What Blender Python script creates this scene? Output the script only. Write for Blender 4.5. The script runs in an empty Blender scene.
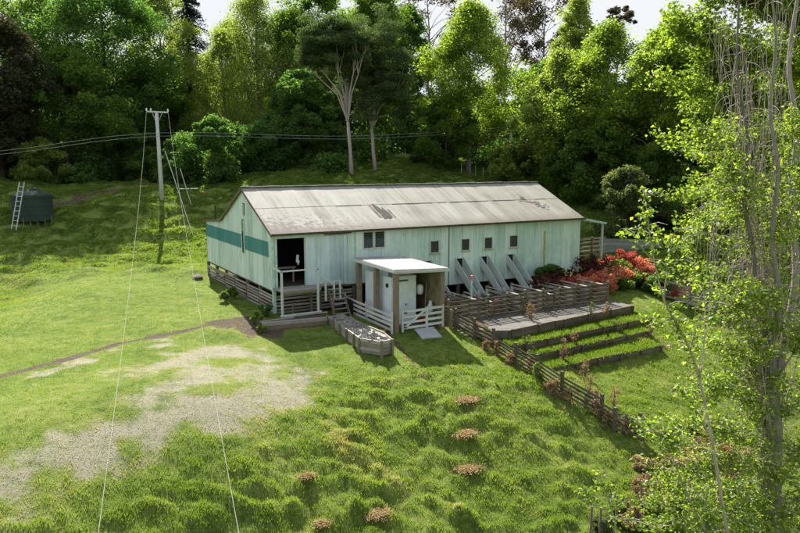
import bpy, math, random
import numpy as np
from mathutils import Vector

S = bpy.context.scene
COL = S.collection
R = math.radians
random.seed(7)
rng = np.random.default_rng(7)

# ------------------------------------------------------------------ camera solve
FPX = 697.0
PITCH = math.atan((266.5 - 162.5) / FPX)
CAM = np.array([-11.86, -33.56, 6.5])
AZ = R(60.1)
FW = np.array([math.cos(AZ), math.sin(AZ), 0.0])
RT = np.array([math.sin(AZ), -math.cos(AZ), 0.0])
UPV = np.array([0, 0, 1.0])
CF = FW * math.cos(PITCH) - UPV * math.sin(PITCH)
CU = FW * math.sin(PITCH) + UPV * math.cos(PITCH)


def ray(px, py):
    return CF * FPX + RT * (px - 400) + CU * (266.5 - py)


def at(px, py, d):
    r = ray(px, py)
    return CAM + r * (d / (r @ FW))


def atz(px, py, z):
    r = ray(px, py)
    return CAM + r * ((z - CAM[2]) / r[2])


def project(P):
    d = P - CAM
    z = np.maximum(d @ CF, 0.1)
    return 400 + FPX * (d @ RT) / z, 266.5 - FPX * (d @ CU) / z, d @ CF


# ------------------------------------------------------------------ noise
def vnoise(x, y, seed=0):
    xi = np.floor(x).astype(np.int64)
    yi = np.floor(y).astype(np.int64)
    fx = x - xi
    fy = y - yi
    fx = fx * fx * (3 - 2 * fx)
    fy = fy * fy * (3 - 2 * fy)

    def h(a, b):
        n = (a * 374761393 + b * 668265263 + seed * 974634777) & 0xffffffff
        n = ((n ^ (n >> 13)) * 1274126177) & 0xffffffff
        return ((n ^ (n >> 16)) & 0xffff) / 65535.0
    return (h(xi, yi) * (1 - fx) + h(xi + 1, yi) * fx) * (1 - fy) + (h(xi, yi + 1) * (1 - fx) + h(xi + 1, yi + 1) * fx) * fy


def fbm(x, y, o=4, seed=0):
    s = 0
    a = 0.5
    for i in range(o):
        s = s + a * vnoise(x * 2 ** i, y * 2 ** i, seed + i)
        a *= 0.5
    return s


def sst(a, b, x):
    t = np.clip((x - a) / (b - a), 0, 1)
    return t * t * (3 - 2 * t)


# ------------------------------------------------------------------ terrain height
CP = [(0, 0, -1.15), (0, 12.8, -1.0), (0, 6, -1.1), (-1.5, 3, -1.15), (4, 0, -1.4), (8, -1, -1.5), (14, -2, -1.52),
      (21, 0, -1.3), (21, 12, -0.3), (10, 14, -0.4), (4, -5, -1.5), (6.7, -5.6, -1.55), (10, -4, -1.56), (14, -5, -1.6),
      (18, -5, -1.58), (25, 2, -0.8), (26, 9, -0.2), (2.2, -7, -1.72), (1, -3, -1.5), (4.5, -7, -1.75),
      (8.5, -7.5, -2.0), (19, -7.8, -2.2), (17, -10.6, -3.1), (10.5, -10.7, -3.1), (7.6, -8.5, -2.2), (7.7, -12.9, -3.1),
      (9.2, -16, -4.2), (22, -6, -1.9), (-8, 20, -0.9),
      (-40, -40, -3), (0, -60, -7), (40, -50, -8), (60, -20, -5), (-50, 0, -2), (-60, 40, 3)]
for px, py, z in [(437, 377, -2.2), (303, 364, -1.85), (250, 400, -1.65), (120, 440, -1.6), (0, 490, -1.7), (200, 330, -1.3),
                  (100, 350, -1.3), (0, 375, -1.3), (0, 325, -1.4), (100, 288, -0.9), (180, 268, -0.9), (0, 533, -2.3),
                  (150, 533, -3.1), (260, 480, -3.0), (400, 533, -4.6), (530, 533, -5.0), (400, 450, -3.5), (300, 425, -2.4),
                  (480, 470, -4.0), (480, 420, -3.1), (600, 533, -5.2), (650, 465, -4.6), (560, 440, -3.9), (700, 400, -4.2),
                  (760, 350, -3.7), (700, 330, -3.2), (800, 533, -5.6), (800, 300, -2.6), (380, 400, -2.6)]:
    CP.append(tuple(atz(px, py, z)))
for px, py, d in [(0, 300, 45), (100, 272, 50), (0, 240, 55), (100, 235, 57), (207, 225, 60), (0, 213, 59), (97, 187, 80),
                  (162, 198, 63), (207, 188, 70), (352, 177, 72), (464, 176, 74), (400, 159, 88), (270, 180, 70), (560, 190, 70),
                  (130, 172, 90), (628, 236, 56), (700, 236, 56), (780, 250, 50), (820, 180, 85), (650, 185, 85), (500, 165, 90),
                  (300, 165, 95), (150, 150, 100), (-100, 190, 62), (-100, 260, 52), (-250, 180, 75), (-150, 140, 105), (950, 190, 80), (950, 260, 52),
                  (400, 140, 130), (0, 130, 140), (800, 145, 130)]:
    CP.append(tuple(at(px, py, d)))
CP = np.array(CP)


def kern(r2):
    return np.sqrt(r2 + 9.0)


_n = len(CP)
_A = np.zeros((_n + 3, _n + 3))
_d = CP[:, None, :2] - CP[None, :, :2]
_A[:_n, :_n] = kern((_d ** 2).sum(-1)) + np.eye(_n) * -0.15
_A[:_n, _n] = 1
_A[:_n, _n + 1:] = CP[:, :2]
_A[_n, :_n] = 1
_A[_n + 1:, :_n] = CP[:, :2].T
_w = np.linalg.solve(_A, np.concatenate([CP[:, 2], [0, 0, 0]]))


def base_h(x, y):
    x = np.atleast_1d(np.asarray(x, float))
    y = np.atleast_1d(np.asarray(y, float))
    out = np.full(x.shape, _w[_n]) + _w[_n + 1] * x + _w[_n + 2] * y
    for i in range(_n):
        out += _w[i] * kern((x - CP[i, 0]) ** 2 + (y - CP[i, 1]) ** 2)
    dist = np.hypot(x - CAM[0], y - CAM[1])
    k = sst(120, 260, dist)
    return out * (1 - k) + 4.0 * k


def seg_dist(x, y, pts):
    best = np.full(x.shape, 1e9)
    for (ax, ay), (bx, by) in zip(pts[:-1], pts[1:]):
        dx, dy = bx - ax, by - ay
        t = np.clip(((x - ax) * dx + (y - ay) * dy) / (dx * dx + dy * dy), 0, 1)
        best = np.minimum(best, np.hypot(x - ax - t * dx, y - ay - t * dy))
    return best


def wl(pts, z):
    return [tuple(atz(px, py, z)[:2]) for px, py in pts]


GRAVEL = [(wl([(-160, 540), (0, 487), (60, 458), (140, 432), (215, 408), (280, 388), (305, 372)], -1.65), 1.25),
          (wl([(130, 385), (175, 366), (215, 352), (250, 350)], -1.4), 1.3),
          (wl([(150, 408), (210, 378), (270, 372)], -1.55), 1.4),
          (wl([(40, 380), (110, 352), (170, 345)], -1.35), 0.5)]
DIRT = [(wl([(-60, 392), (0, 377), (60, 361), (120, 343), (170, 333), (215, 324), (235, 322)], -1.25), 0.30),
        (wl([(222, 325), (240, 322), (262, 330)], -1.25), 0.9),
        (wl([(385, 338), (400, 352), (425, 372)], -1.9), 0.10),
        ([tuple(at(px, py, d)[:2]) for px, py, d in [(55, 207, 61), (90, 196, 64), (130, 184, 67), (150, 172, 74), (160, 160, 82)]], 1.1)]
ROADP = [tuple(at(px, py, d)[:2]) for px, py, d in [(365, 151, 92), (400, 158, 88), (430, 162, 86), (480, 172, 80), (560, 182, 78), (640, 186, 84)]]


def masks(x, y):
    nz = (fbm(x * 1.1, y * 1.1, 5, 11) - 0.45) * 1.9
    g = np.zeros(x.shape)
    for p, w in GRAVEL:
        g = np.maximum(g, 1 - sst(w * 0.15, w * 1.35, seg_dist(x, y, p) + nz * 1.6))
    d = np.zeros(x.shape)
    for p, w in DIRT:
        d = np.maximum(d, 1 - sst(w * 0.5, w * 1.3, seg_dist(x, y, p) + nz * w))
    # bare ground inside the yards and below the shed
    b = sst(0.3, -0.6, np.maximum(np.maximum(-0.3 - x, x - 21), np.maximum(-0.2 - y, y - 12.6)))
    b = np.maximum(b, sst(0.4, -0.4, np.maximum(np.maximum(7.2 - x, x - 18.2), np.maximum(-5.4 - y, y - 0.2))))
    b = np.maximum(b, sst(0.5, -0.5, np.maximum(np.maximum(4.0 - x, x - 7), np.maximum(-5.2 - y, y + 0))))
    d = np.maximum(d, b)
    g = np.maximum(g, 1 - sst(0.9, 1.6, seg_dist(x, y, ROADP)))
    return g, d


def bumps(x, y, z, bare):
    bank = sst(-1.75, -2.7, z) * (1 - sst(12, 20, x))
    right = sst(7, 11, x) * sst(2, -4, y)
    # clumpy tussocks on the bank
    xr = x * FW[0] + y * FW[1]
    yr = x * RT[0] + y * RT[1]
    wv = 1.2 * fbm(x * .4, y * .4, 2, 91)
    t = vnoise(xr * 2.6 + wv, yr * 1.7 + wv, 21)
    t4 = vnoise(xr * 4.3 + 9, yr * 3.0, 25)
    t2 = vnoise(x * 3.1, y * 3.1, 22)
    t3 = vnoise(x * 0.6, y * 0.6, 23)
    h = bank * (1 - 0.65 * right) * ((0.26 * (t ** 2.2) + 0.15 * t4 ** 2) * (0.15 + t3 ** 1.5 * 1.5) + 0.09 * t2 ** 2)
    h = h + 0.035 * t2 + 0.03 * vnoise(x * 6, y * 6, 24)
    # stock-worn terracettes on the hill behind
    hill = sst(7, 14, x * FW[0] + y * FW[1]) * sst(1, -3, x - y * 0.15) + sst(15, 22, x * FW[0] + y * FW[1]) * (1 - sst(1, -3, x - y * 0.15))
    z2 = z * 3.2 + 3.4 * fbm(x * 0.22, y * 0.22, 3, 5)
    h = h + hill * (0.24 * (0.5 + 0.5 * np.sin(z2 * 2.6)) * (0.4 + t3) + 0.50 * vnoise(xr * 1.1, yr * 0.6, 31) ** 1.5 * (0.2 + t3) + 0.16 * vnoise(xr * 2.4, yr * 1.6, 32))
    return h * (1 - 0.85 * bare)


def ground_h(x, y):
    z = base_h(x, y)
    x = np.atleast_1d(np.asarray(x, float))
    y = np.atleast_1d(np.asarray(y, float))
    g, d = masks(x, y)
    return z + bumps(x, y, z, np.maximum(g, d))


def gz(x, y):
    return float(ground_h(x, y)[0])


# ------------------------------------------------------------------ materials
MATS = {}


def newmat(name):
    m = bpy.data.materials.new(name)
    m.use_nodes = True
    m.node_tree.nodes.clear()
    MATS[name] = m
    return m, m.node_tree.nodes, m.node_tree.links


def N(ns, t, **kw):
    n = ns.new(t)
    for k, v in kw.items():
        setattr(n, k, v)
    return n


def ramp(ns, stops):
    r = ns.new('ShaderNodeValToRGB')
    e = r.color_ramp.elements
    while len(e) > 1:
        e.remove(e[-1])
    e[0].position = stops[0][0]
    e[0].color = (*stops[0][1], 1)
    for p, c in stops[1:]:
        q = e.new(p)
        q.color = (*c, 1)
    return r


def noise_tex(ns, ls, vec, scale, detail=4, rough=0.6, dist=0.0):
    n = ns.new('ShaderNodeTexNoise')
    n.inputs['Scale'].default_value = scale
    n.inputs['Detail'].default_value = detail
    n.inputs['Roughness'].default_value = rough
    n.inputs['Distortion'].default_value = dist
    if vec is not None:
        ls.new(vec, n.inputs['Vector'])
    return n


def mapping(ns, ls, src, scale=(1, 1, 1), rot=(0, 0, 0)):
    m = ns.new('ShaderNodeMapping')
    m.inputs['Scale'].default_value = scale
    m.inputs['Rotation'].default_value = rot
    ls.new(src, m.inputs['Vector'])
    return m.outputs[0]


def mixc(ns, ls, fac, a, b, mode='MIX'):
    m = ns.new('ShaderNodeMix')
    m.data_type = 'RGBA'
    m.blend_type = mode
    for s, v in ((m.inputs[0], fac), (m.inputs[6], a), (m.inputs[7], b)):
        if isinstance(v, (int, float)):
            s.default_value = v
        elif isinstance(v, tuple):
            s.default_value = (*v, 1)
        else:
            ls.new(v, s)
    return m.outputs[2]


def mth(ns, ls, op, a, b=None, clamp=False):
    m = ns.new('ShaderNodeMath')
    m.operation = op
    m.use_clamp = clamp
    for i, v in enumerate((a, b)):
        if v is None:
            continue
        if isinstance(v, (int, float)):
            m.inputs[i].default_value = v
        else:
            ls.new(v, m.inputs[i])
    return m.outputs[0]


def finish(ns, ls, col, rough=0.8, bump=None, bstr=0.4, bdist=0.02, metal=0.0, spec=0.3):
    b = ns.new('ShaderNodeBsdfPrincipled')
    o = ns.new('ShaderNodeOutputMaterial')
    if isinstance(col, tuple):
        b.inputs['Base Color'].default_value = (*col, 1)
    else:
        ls.new(col, b.inputs['Base Color'])
    if isinstance(rough, (int, float)):
        b.inputs['Roughness'].default_value = rough
    else:
        ls.new(rough, b.inputs['Roughness'])
    b.inputs['Metallic'].default_value = metal
    b.inputs['Specular IOR Level'].default_value = spec
    if bump is not None:
        n = ns.new('ShaderNodeBump')
        n.inputs['Strength'].default_value = bstr
        n.inputs['Distance'].default_value = bdist
        ls.new(bump, n.inputs['Height'])
        ls.new(n.outputs[0], b.inputs['Normal'])
    ls.new(b.outputs[0], o.inputs['Surface'])
    return b


def wood_mat(name, c1, c2, c3, along=(0.6, 0.6, 6), rough=0.85):
    m, ns, ls = newmat(name)
    geo = N(ns, 'ShaderNodeNewGeometry')
    tc = N(ns, 'ShaderNodeTexCoord')
    n1 = noise_tex(ns, ls, tc.outputs['Object'], 3.5, 5, 0.7)
    n2 = noise_tex(ns, ls, mapping(ns, ls, tc.outputs['Object'], (6, 6, 30)), 1.5, 3, 0.6)
    v = mth(ns, ls, 'ADD', mth(ns, ls, 'MULTIPLY', n1.outputs[0], 0.55), mth(ns, ls, 'MULTIPLY', geo.outputs['Random Per Island'], 0.35))
    v = mth(ns, ls, 'ADD', v, mth(ns, ls, 'MULTIPLY', n2.outputs[0], 0.2))
    r = ramp(ns, [(0.2, c1), (0.55, c2), (0.9, c3)])
    ls.new(v, r.inputs[0])
    finish(ns, ls, r.outputs[0], rough, n2.outputs[0], 0.5, 0.01)
    return m


def plain_mat(name, col, rough=0.7, var=0.15, scale=5, metal=0.0, spec=0.3):
    m, ns, ls = newmat(name)
    tc = N(ns, 'ShaderNodeTexCoord')
    n1 = noise_tex(ns, ls, tc.outputs['Object'], scale, 5, 0.65)
    d = tuple(c * (1 - var * 1.6) for c in col)
    l = tuple(min(1, c * (1 + var)) for c in col)
    r = ramp(ns, [(0.3, d), (0.55, col), (0.75, l)])
    ls.new(n1.outputs[0], r.inputs[0])
    finish(ns, ls, r.outputs[0], rough, n1.outputs[0], 0.3, 0.01, metal, spec)
    return m


def clad_mat(name, c_dark, c_mid, c_lite, axis, rust=0.3):
    """painted ribbed iron sheet: ribs, sheet laps, vertical streaks, green/rust stains. axis = 0 ribs counted along x, 1 along y"""
    m, ns, ls = newmat(name)
    tc = N(ns, 'ShaderNodeTexCoord')
    P = tc.outputs['Object']
    sep = N(ns, 'ShaderNodeSeparateXYZ')
    ls.new(P, sep.inputs[0])
    u = sep.outputs[axis]
    streak = noise_tex(ns, ls, mapping(ns, ls, P, (3.5, 3.5, 0.22)), 1.6, 6, 0.72)
    blot = noise_tex(ns, ls, P, 0.7, 5, 0.65)
    fine = noise_tex(ns, ls, mapping(ns, ls, P, (9, 9, 1.1)), 2.0, 4, 0.7)
    # per sheet tone
    sh = mth(ns, ls, 'FLOOR', mth(ns, ls, 'DIVIDE', u, 0.78))
    wn = N(ns, 'ShaderNodeTexWhiteNoise', noise_dimensions='1D')
    ls.new(sh, wn.inputs['W'])
    v = mth(ns, ls, 'ADD', mth(ns, ls, 'MULTIPLY', streak.outputs[0], 0.5), mth(ns, ls, 'MULTIPLY', blot.outputs[0], 0.25))
    v = mth(ns, ls, 'ADD', v, mth(ns, ls, 'MULTIPLY', wn.outputs[0], 0.14))
    v = mth(ns, ls, 'ADD', v, mth(ns, ls, 'MULTIPLY', fine.outputs[0], 0.14))
    r = ramp(ns, [(0.36, c_dark), (0.5, c_mid), (0.64, c_lite)])
    ls.new(v, r.inputs[0])
    # lap lines
    fr = mth(ns, ls, 'FRACT', mth(ns, ls, 'DIVIDE', u, 0.78))
    lap = mth(ns, ls, 'LESS_THAN', fr, 0.035)
    lap = mth(ns, ls, 'MULTIPLY', lap, mth(ns, ls, 'MULTIPLY', wn.outputs[0], 0.55))
    c = mixc(ns, ls, lap, r.outputs[0], (0.09, 0.14, 0.11))
    # stains
    st = noise_tex(ns, ls, mapping(ns, ls, P, (5, 5, 0.5)), 1.3, 5, 0.8)
    sr = ramp(ns, [(0.55, (0, 0, 0)), (0.68, (1, 1, 1))])
    ls.new(st.outputs[0], sr.inputs[0])
    c = mixc(ns, ls, mth(ns, ls, 'MULTIPLY', sr.outputs[0], rust), c, (0.13, 0.22, 0.10))
    wave = mth(ns, ls, 'SINE', mth(ns, ls, 'MULTIPLY', u, 2 * math.pi / 0.19))
    bm = mth(ns, ls, 'ADD', mth(ns, ls, 'MULTIPLY', wave, 0.5), mth(ns, ls, 'MULTIPLY', fine.outputs[0], 0.8))
    finish(ns, ls, c, 0.55, bm, 0.35, 0.02, 0.0, 0.4)
    return m


def roof_mat(name):
    m, ns, ls = newmat(name)
    tc = N(ns, 'ShaderNodeTexCoord')
    P = tc.outputs['Object']
    sep = N(ns, 'ShaderNodeSeparateXYZ')
    ls.new(P, sep.inputs[0])
    x, y = sep.outputs[0], sep.outputs[1]
    streak = noise_tex(ns, ls, mapping(ns, ls, P, (3.0, 0.18, 0.3)), 1.6, 7, 0.75)
    blot = noise_tex(ns, ls, P, 0.55, 6, 0.7)
    spk = noise_tex(ns, ls, P, 4.5, 6, 0.75, 0.2)
    sh = mth(ns, ls, 'FLOOR', mth(ns, ls, 'DIVIDE', x, 0.76))
    wn = N(ns, 'ShaderNodeTexWhiteNoise', noise_dimensions='1D')
    ls.new(sh, wn.inputs['W'])
    v = mth(ns, ls, 'ADD', mth(ns, ls, 'MULTIPLY', streak.outputs[0], 0.55), mth(ns, ls, 'MULTIPLY', blot.outputs[0], 0.3))
    v = mth(ns, ls, 'ADD', v, mth(ns, ls, 'MULTIPLY', wn.outputs[0], 0.10))
    r = ramp(ns, [(0.34, (0.13, 0.12, 0.095)), (0.45, (0.25, 0.235, 0.20)), (0.56, (0.33, 0.315, 0.28)), (0.70, (0.43, 0.41, 0.375))])
    ls.new(v, r.inputs[0])
    fr = mth(ns, ls, 'FRACT', mth(ns, ls, 'DIVIDE', x, 0.76))
    lap = mth(ns, ls, 'MULTIPLY', mth(ns, ls, 'LESS_THAN', fr, 0.07), mth(ns, ls, 'MULTIPLY', wn.outputs[0], 0.5))
    c = mixc(ns, ls, lap, r.outputs[0], (0.17, 0.15, 0.14))
    # speckled lichen / rust, denser near the lower left eave
    cx = mth(ns, ls, 'SUBTRACT', 1.0, mth(ns, ls, 'DIVIDE', x, 9.0), True)
    cy = mth(ns, ls, 'SUBTRACT', 1.0, mth(ns, ls, 'DIVIDE', y, 2.6), True)
    near = mth(ns, ls, 'MULTIPLY', cx, cy)
    thr = mth(ns, ls, 'ADD', mth(ns, ls, 'MULTIPLY', near, 0.28), spk.outputs[0])
    sr = ramp(ns, [(0.665, (0, 0, 0)), (0.70, (1, 1, 1))])
    ls.new(thr, sr.inputs[0])
    c = mixc(ns, ls, mth(ns, ls, 'MULTIPLY', sr.outputs[0], 0.75), c, (0.085, 0.055, 0.05))
    # rusty band along the eave
    eb = ramp(ns, [(0.0, (1, 1, 1)), (0.11, (0.35, 0.35, 0.35)), (0.2, (0, 0, 0))])
    ls.new(mth(ns, ls, 'ADD', mth(ns, ls, 'DIVIDE', y, 4.5), mth(ns, ls, 'MULTIPLY', blot.outputs[0], 0.12)), eb.inputs[0])
    c = mixc(ns, ls, mth(ns, ls, 'MULTIPLY', eb.outputs[0], 0.8), c, (0.10, 0.07, 0.055))
    # olive lichen drift towards the far end
    ol = mth(ns, ls, 'MULTIPLY', mth(ns, ls, 'DIVIDE', x, 40.0, True), blot.outputs[0])
    c = mixc(ns, ls, ol, c, (0.25, 0.24, 0.15))
    wave = mth(ns, ls, 'SINE', mth(ns, ls, 'MULTIPLY', x, 2 * math.pi / 0.152))
    b = finish(ns, ls, c, 0.78, mth(ns, ls, 'ADD', mth(ns, ls, 'MULTIPLY', wave, 0.5), streak.outputs[0]), 0.45, 0.02, 0.0, 0.35)
    return m


def leaf_mat(name, cols, trans=0.5, tcol=None, gloss=0.012):
    m, ns, ls = newmat(name)
    a = N(ns, 'ShaderNodeAttribute', attribute_name='tint')
    r = ramp(ns, [(i / (len(cols) - 1), c) for i, c in enumerate(cols)])
    ls.new(a.outputs['Fac'], r.inputs[0])
    d = N(ns, 'ShaderNodeBsdfDiffuse')
    t = N(ns, 'ShaderNodeBsdfTranslucent')
    g = N(ns, 'ShaderNodeBsdfGlossy')
    g.inputs['Roughness'].default_value = 0.45
    g.inputs['Color'].default_value = (0.8, 0.85, 0.8, 1)
    ls.new(r.outputs[0], d.inputs[0])
    tc = mixc(ns, ls, 1.0, r.outputs[0], tcol or (1.9, 1.75, 0.5), 'MULTIPLY')
    ls.new(tc, t.inputs[0])
    m1 = N(ns, 'ShaderNodeMixShader')
    m1.inputs[0].default_value = trans
    ls.new(d.outputs[0], m1.inputs[1])
    ls.new(t.outputs[0], m1.inputs[2])
    m2 = N(ns, 'ShaderNodeMixShader')
    m2.inputs[0].default_value = gloss
    ls.new(m1.outputs[0], m2.inputs[1])
    ls.new(g.outputs[0], m2.inputs[2])
    o = N(ns, 'ShaderNodeOutputMaterial')
    ls.new(m2.outputs[0], o.inputs[0])
    return m


def ground_mat():
    m, ns, ls = newmat('ground_cover')
    tc = N(ns, 'ShaderNodeTexCoord')
    P = tc.outputs['Object']
    ga = N(ns, 'ShaderNodeAttribute', attribute_name='gravel').outputs['Fac']
    da = N(ns, 'ShaderNodeAttribute', attribute_name='dirt').outputs['Fac']
    n1 = noise_tex(ns, ls, P, 0.25, 5, 0.6)
    n2 = noise_tex(ns, ls, P, 2.2, 6, 0.75)
    n3 = noise_tex(ns, ls, P, 20, 4, 0.8)
    n4 = noise_tex(ns, ls, P, 0.9, 6, 0.8)
    v = mth(ns, ls, 'ADD', mth(ns, ls, 'MULTIPLY', n1.outputs[0], 0.25), mth(ns, ls, 'MULTIPLY', n2.outputs[0], 0.35))
    v = mth(ns, ls, 'ADD', v, mth(ns, ls, 'ADD', mth(ns, ls, 'MULTIPLY', n3.outputs[0], 0.2), mth(ns, ls, 'MULTIPLY', n4.outputs[0], 0.2)))
    r = ramp(ns, [(0.38, (0.034, 0.058, 0.012)), (0.46, (0.100, 0.144, 0.025)), (0.54, (0.168, 0.205, 0.044)), (0.66, (0.28, 0.255, 0.11))])
    ls.new(v, r.inputs[0])
    grass = r.outputs[0]
    # dry thin patches
    dr = ramp(ns, [(0.60, (0, 0, 0)), (0.72, (1, 1, 1))])
    ls.new(n4.outputs[0], dr.inputs[0])
    grass = mixc(ns, ls, mth(ns, ls, 'MULTIPLY', dr.outputs[0], 0.65), grass, (0.23, 0.20, 0.09))
    gr = ramp(ns, [(0.3, (0.17, 0.145, 0.10)), (0.46, (0.27, 0.24, 0.18)), (0.6, (0.34, 0.31, 0.245)), (0.8, (0.45, 0.42, 0.35))])
    gv = mth(ns, ls, 'ADD', mth(ns, ls, 'MULTIPLY', n3.outputs[0], 0.7), mth(ns, ls, 'MULTIPLY', n2.outputs[0], 0.3))
    ls.new(gv, gr.inputs[0])
    gf = mth(ns, ls, 'ADD', ga, mth(ns, ls, 'MULTIPLY', mth(ns, ls, 'SUBTRACT', n4.outputs[0], 0.52), 2.6))
    gf = mth(ns, ls, 'ADD', gf, mth(ns, ls, 'MULTIPLY', mth(ns, ls, 'SUBTRACT', n3.outputs[0], 0.5), 1.6))
    gr2 = ramp(ns, [(0.32, (0, 0, 0)), (1.0, (0.85, 0.85, 0.85))])
    ls.new(gf, gr2.inputs[0])
    gfm = mth(ns, ls, 'MULTIPLY', gr2.outputs[0], mth(ns, ls, 'GREATER_THAN', ga, 0.04))
    c = mixc(ns, ls, gfm, grass, gr.outputs[0])
    dd = ramp(ns, [(0.3, (0.035, 0.026, 0.018)), (0.55, (0.10, 0.075, 0.055)), (0.8, (0.2, 0.16, 0.12))])
    ls.new(gv, dd.inputs[0])
    df = mth(ns, ls, 'ADD', da, mth(ns, ls, 'MULTIPLY', mth(ns, ls, 'SUBTRACT', n2.outputs[0], 0.5), 1.2))
    dr2 = ramp(ns, [(0.42, (0, 0, 0)), (0.75, (1, 1, 1))])
    ls.new(df, dr2.inputs[0])
    dfm = mth(ns, ls, 'MULTIPLY', dr2.outputs[0], mth(ns, ls, 'GREATER_THAN', da, 0.04))
    c = mixc(ns, ls, dfm, c, dd.outputs[0])
    bm = mth(ns, ls, 'ADD', mth(ns, ls, 'MULTIPLY', n3.outputs[0], 0.6), n2.outputs[0])
    finish(ns, ls, c, 0.95, bm, 0.8, 0.08, 0, 0.1)
    return m


M_GROUND = ground_mat()
M_WALLF = clad_mat('mint_sheet_front', (0.34, 0.47, 0.42), (0.55, 0.71, 0.64), (0.73, 0.84, 0.79), 0, 0.65)
M_WALLG = clad_mat('mint_sheet_gable', (0.30, 0.40, 0.38), (0.52, 0.64, 0.62), (0.68, 0.77, 0.76), 1, 0.7)
M_DOOR = clad_mat('blue_grey_door_sheet', (0.34, 0.44, 0.45), (0.50, 0.61, 0.62), (0.64, 0.73, 0.74), 0, 0.35)
M_TEAL = clad_mat('teal_sheet', (0.02, 0.15, 0.16), (0.04, 0.20, 0.215), (0.07, 0.25, 0.265), 1, 0.25)
M_ROOF = roof_mat('weathered_roof_iron')
M_TRIM = plain_mat('pale_green_trim', (0.50, 0.64, 0.56), 0.6, 0.2)
M_EAVE = plain_mat('mossy_gutter', (0.075, 0.07, 0.045), 0.9, 0.35)
M_OLDW = wood_mat('weathered_grey_timber', (0.11, 0.095, 0.08), (0.28, 0.25, 0.22), (0.46, 0.43, 0.39))
M_DARKW = wood_mat('dark_aged_timber', (0.035, 0.027, 0.02), (0.10, 0.08, 0.055), (0.20, 0.165, 0.12))
M_LICH = wood_mat('lichened_timber', (0.06, 0.055, 0.03), (0.17, 0.155, 0.085), (0.33, 0.31, 0.2))
M_PALEW = wood_mat('pale_painted_timber', (0.30, 0.35, 0.30), (0.50, 0.56, 0.49), (0.66, 0.70, 0.62))
M_CREAM = wood_mat('faded_white_timber', (0.32, 0.32, 0.28), (0.52, 0.53, 0.48), (0.68, 0.68, 0.62))
M_BROWNP = wood_mat('brown_post_timber', (0.07, 0.052, 0.035), (0.17, 0.13, 0.09), (0.27, 0.22, 0.16))
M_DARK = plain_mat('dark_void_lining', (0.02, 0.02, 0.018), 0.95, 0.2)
M_GLASS = plain_mat('dark_louvre_glass', (0.03, 0.045, 0.05), 0.15, 0.3, 8, 0, 0.6)
M_WHITER = plain_mat('white_roof_sheet', (0.36, 0.345, 0.345), 0.75, 0.25, 1.2)
M_WHITE = plain_mat('white_panel', (0.66, 0.74, 0.76), 0.5, 0.07, 2)
M_PLY = plain_mat('stained_ply', (0.24, 0.20, 0.11), 0.8, 0.35, 2)
M_CONC = plain_mat('old_concrete', (0.125, 0.115, 0.10), 0.9, 0.25, 2.5)
M_GREYP = plain_mat('grey_board', (0.36, 0.37, 0.37), 0.7, 0.12, 3)
M_TANK = plain_mat('green_tank_plastic', (0.030, 0.050, 0.040), 0.9, 0.15, 1)
M_ALU = plain_mat('aluminium', (0.6, 0.61, 0.62), 0.4, 0.08, 4, 0.6)
M_POLE = plain_mat('pale_concrete_pole', (0.50, 0.49, 0.46), 0.85, 0.15, 2)
M_WIRE = plain_mat('pale_cable', (0.34, 0.32, 0.29), 0.5, 0.05)
M_WIRED = plain_mat('grey_cable', (0.25, 0.25, 0.25), 0.5, 0.05)
M_YEL = plain_mat('yellow_hose', (0.62, 0.42, 0.03), 0.5, 0.1)
M_RED = plain_mat('red_plastic', (0.35, 0.03, 0.02), 0.5, 0.1)
M_BLACK = plain_mat('black_rubber', (0.015, 0.015, 0.015), 0.7, 0.1)
M_GRAVELH = plain_mat('pale_stone', (0.26, 0.245, 0.21), 0.9, 0.4, 3)
M_BARK = wood_mat('grey_bark', (0.07, 0.06, 0.05), (0.18, 0.16, 0.14), (0.32, 0.29, 0.26))
M_BARKD = wood_mat('dark_bark', (0.02, 0.015, 0.012), (0.05, 0.04, 0.032), (0.10, 0.085, 0.07))
M_BARKP = wood_mat('pinkish_pale_bark', (0.16, 0.125, 0.11), (0.32, 0.265, 0.245), (0.48, 0.42, 0.39))
L_DARK = leaf_mat('leaf_dark', [(0.042, 0.086, 0.028), (0.082, 0.148, 0.044), (0.14, 0.22, 0.064)], 0.54, (1.7, 1.9, 0.8))
L_MID = leaf_mat('leaf_mid', [(0.052, 0.10, 0.022), (0.10, 0.17, 0.036), (0.165, 0.24, 0.055)], 0.57, (1.8, 1.8, 0.8))
L_LIME = leaf_mat('leaf_lime', [(0.07, 0.12, 0.016), (0.15, 0.215, 0.028), (0.26, 0.31, 0.05)], 0.60, (1.85, 1.9, 0.95), 0.03)
L_BIRCH = leaf_mat('leaf_light', [(0.09, 0.135, 0.03), (0.17, 0.22, 0.05), (0.27, 0.31, 0.085)], 0.60, (1.85, 1.9, 1.0), 0.03)
L_COPPER = leaf_mat('leaf_copper', [(0.040, 0.030, 0.024), (0.050, 0.052, 0.030), (0.06, 0.088, 0.035)], 0.4, (1.4, 1.3, 0.9))
L_SPRUCE = leaf_mat('leaf_spruce', [(0.008, 0.020, 0.018), (0.014, 0.032, 0.028), (0.03, 0.055, 0.045)], 0.1)
L_OLIVE = leaf_mat('leaf_olive', [(0.055, 0.08, 0.03), (0.12, 0.15, 0.06), (0.22, 0.25, 0.12)], 0.45, (1.5, 1.5, 0.8))
L_KAN = leaf_mat('leaf_kanuka', [(0.030, 0.052, 0.024), (0.066, 0.095, 0.038), (0.13, 0.165, 0.068)], 0.45, (1.4, 1.6, 0.9))
L_GUM = leaf_mat('leaf_gum', [(0.035, 0.04, 0.028), (0.065, 0.065, 0.04), (0.11, 0.10, 0.055)], 0.35, (1.7, 1.3, 0.7))
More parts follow.
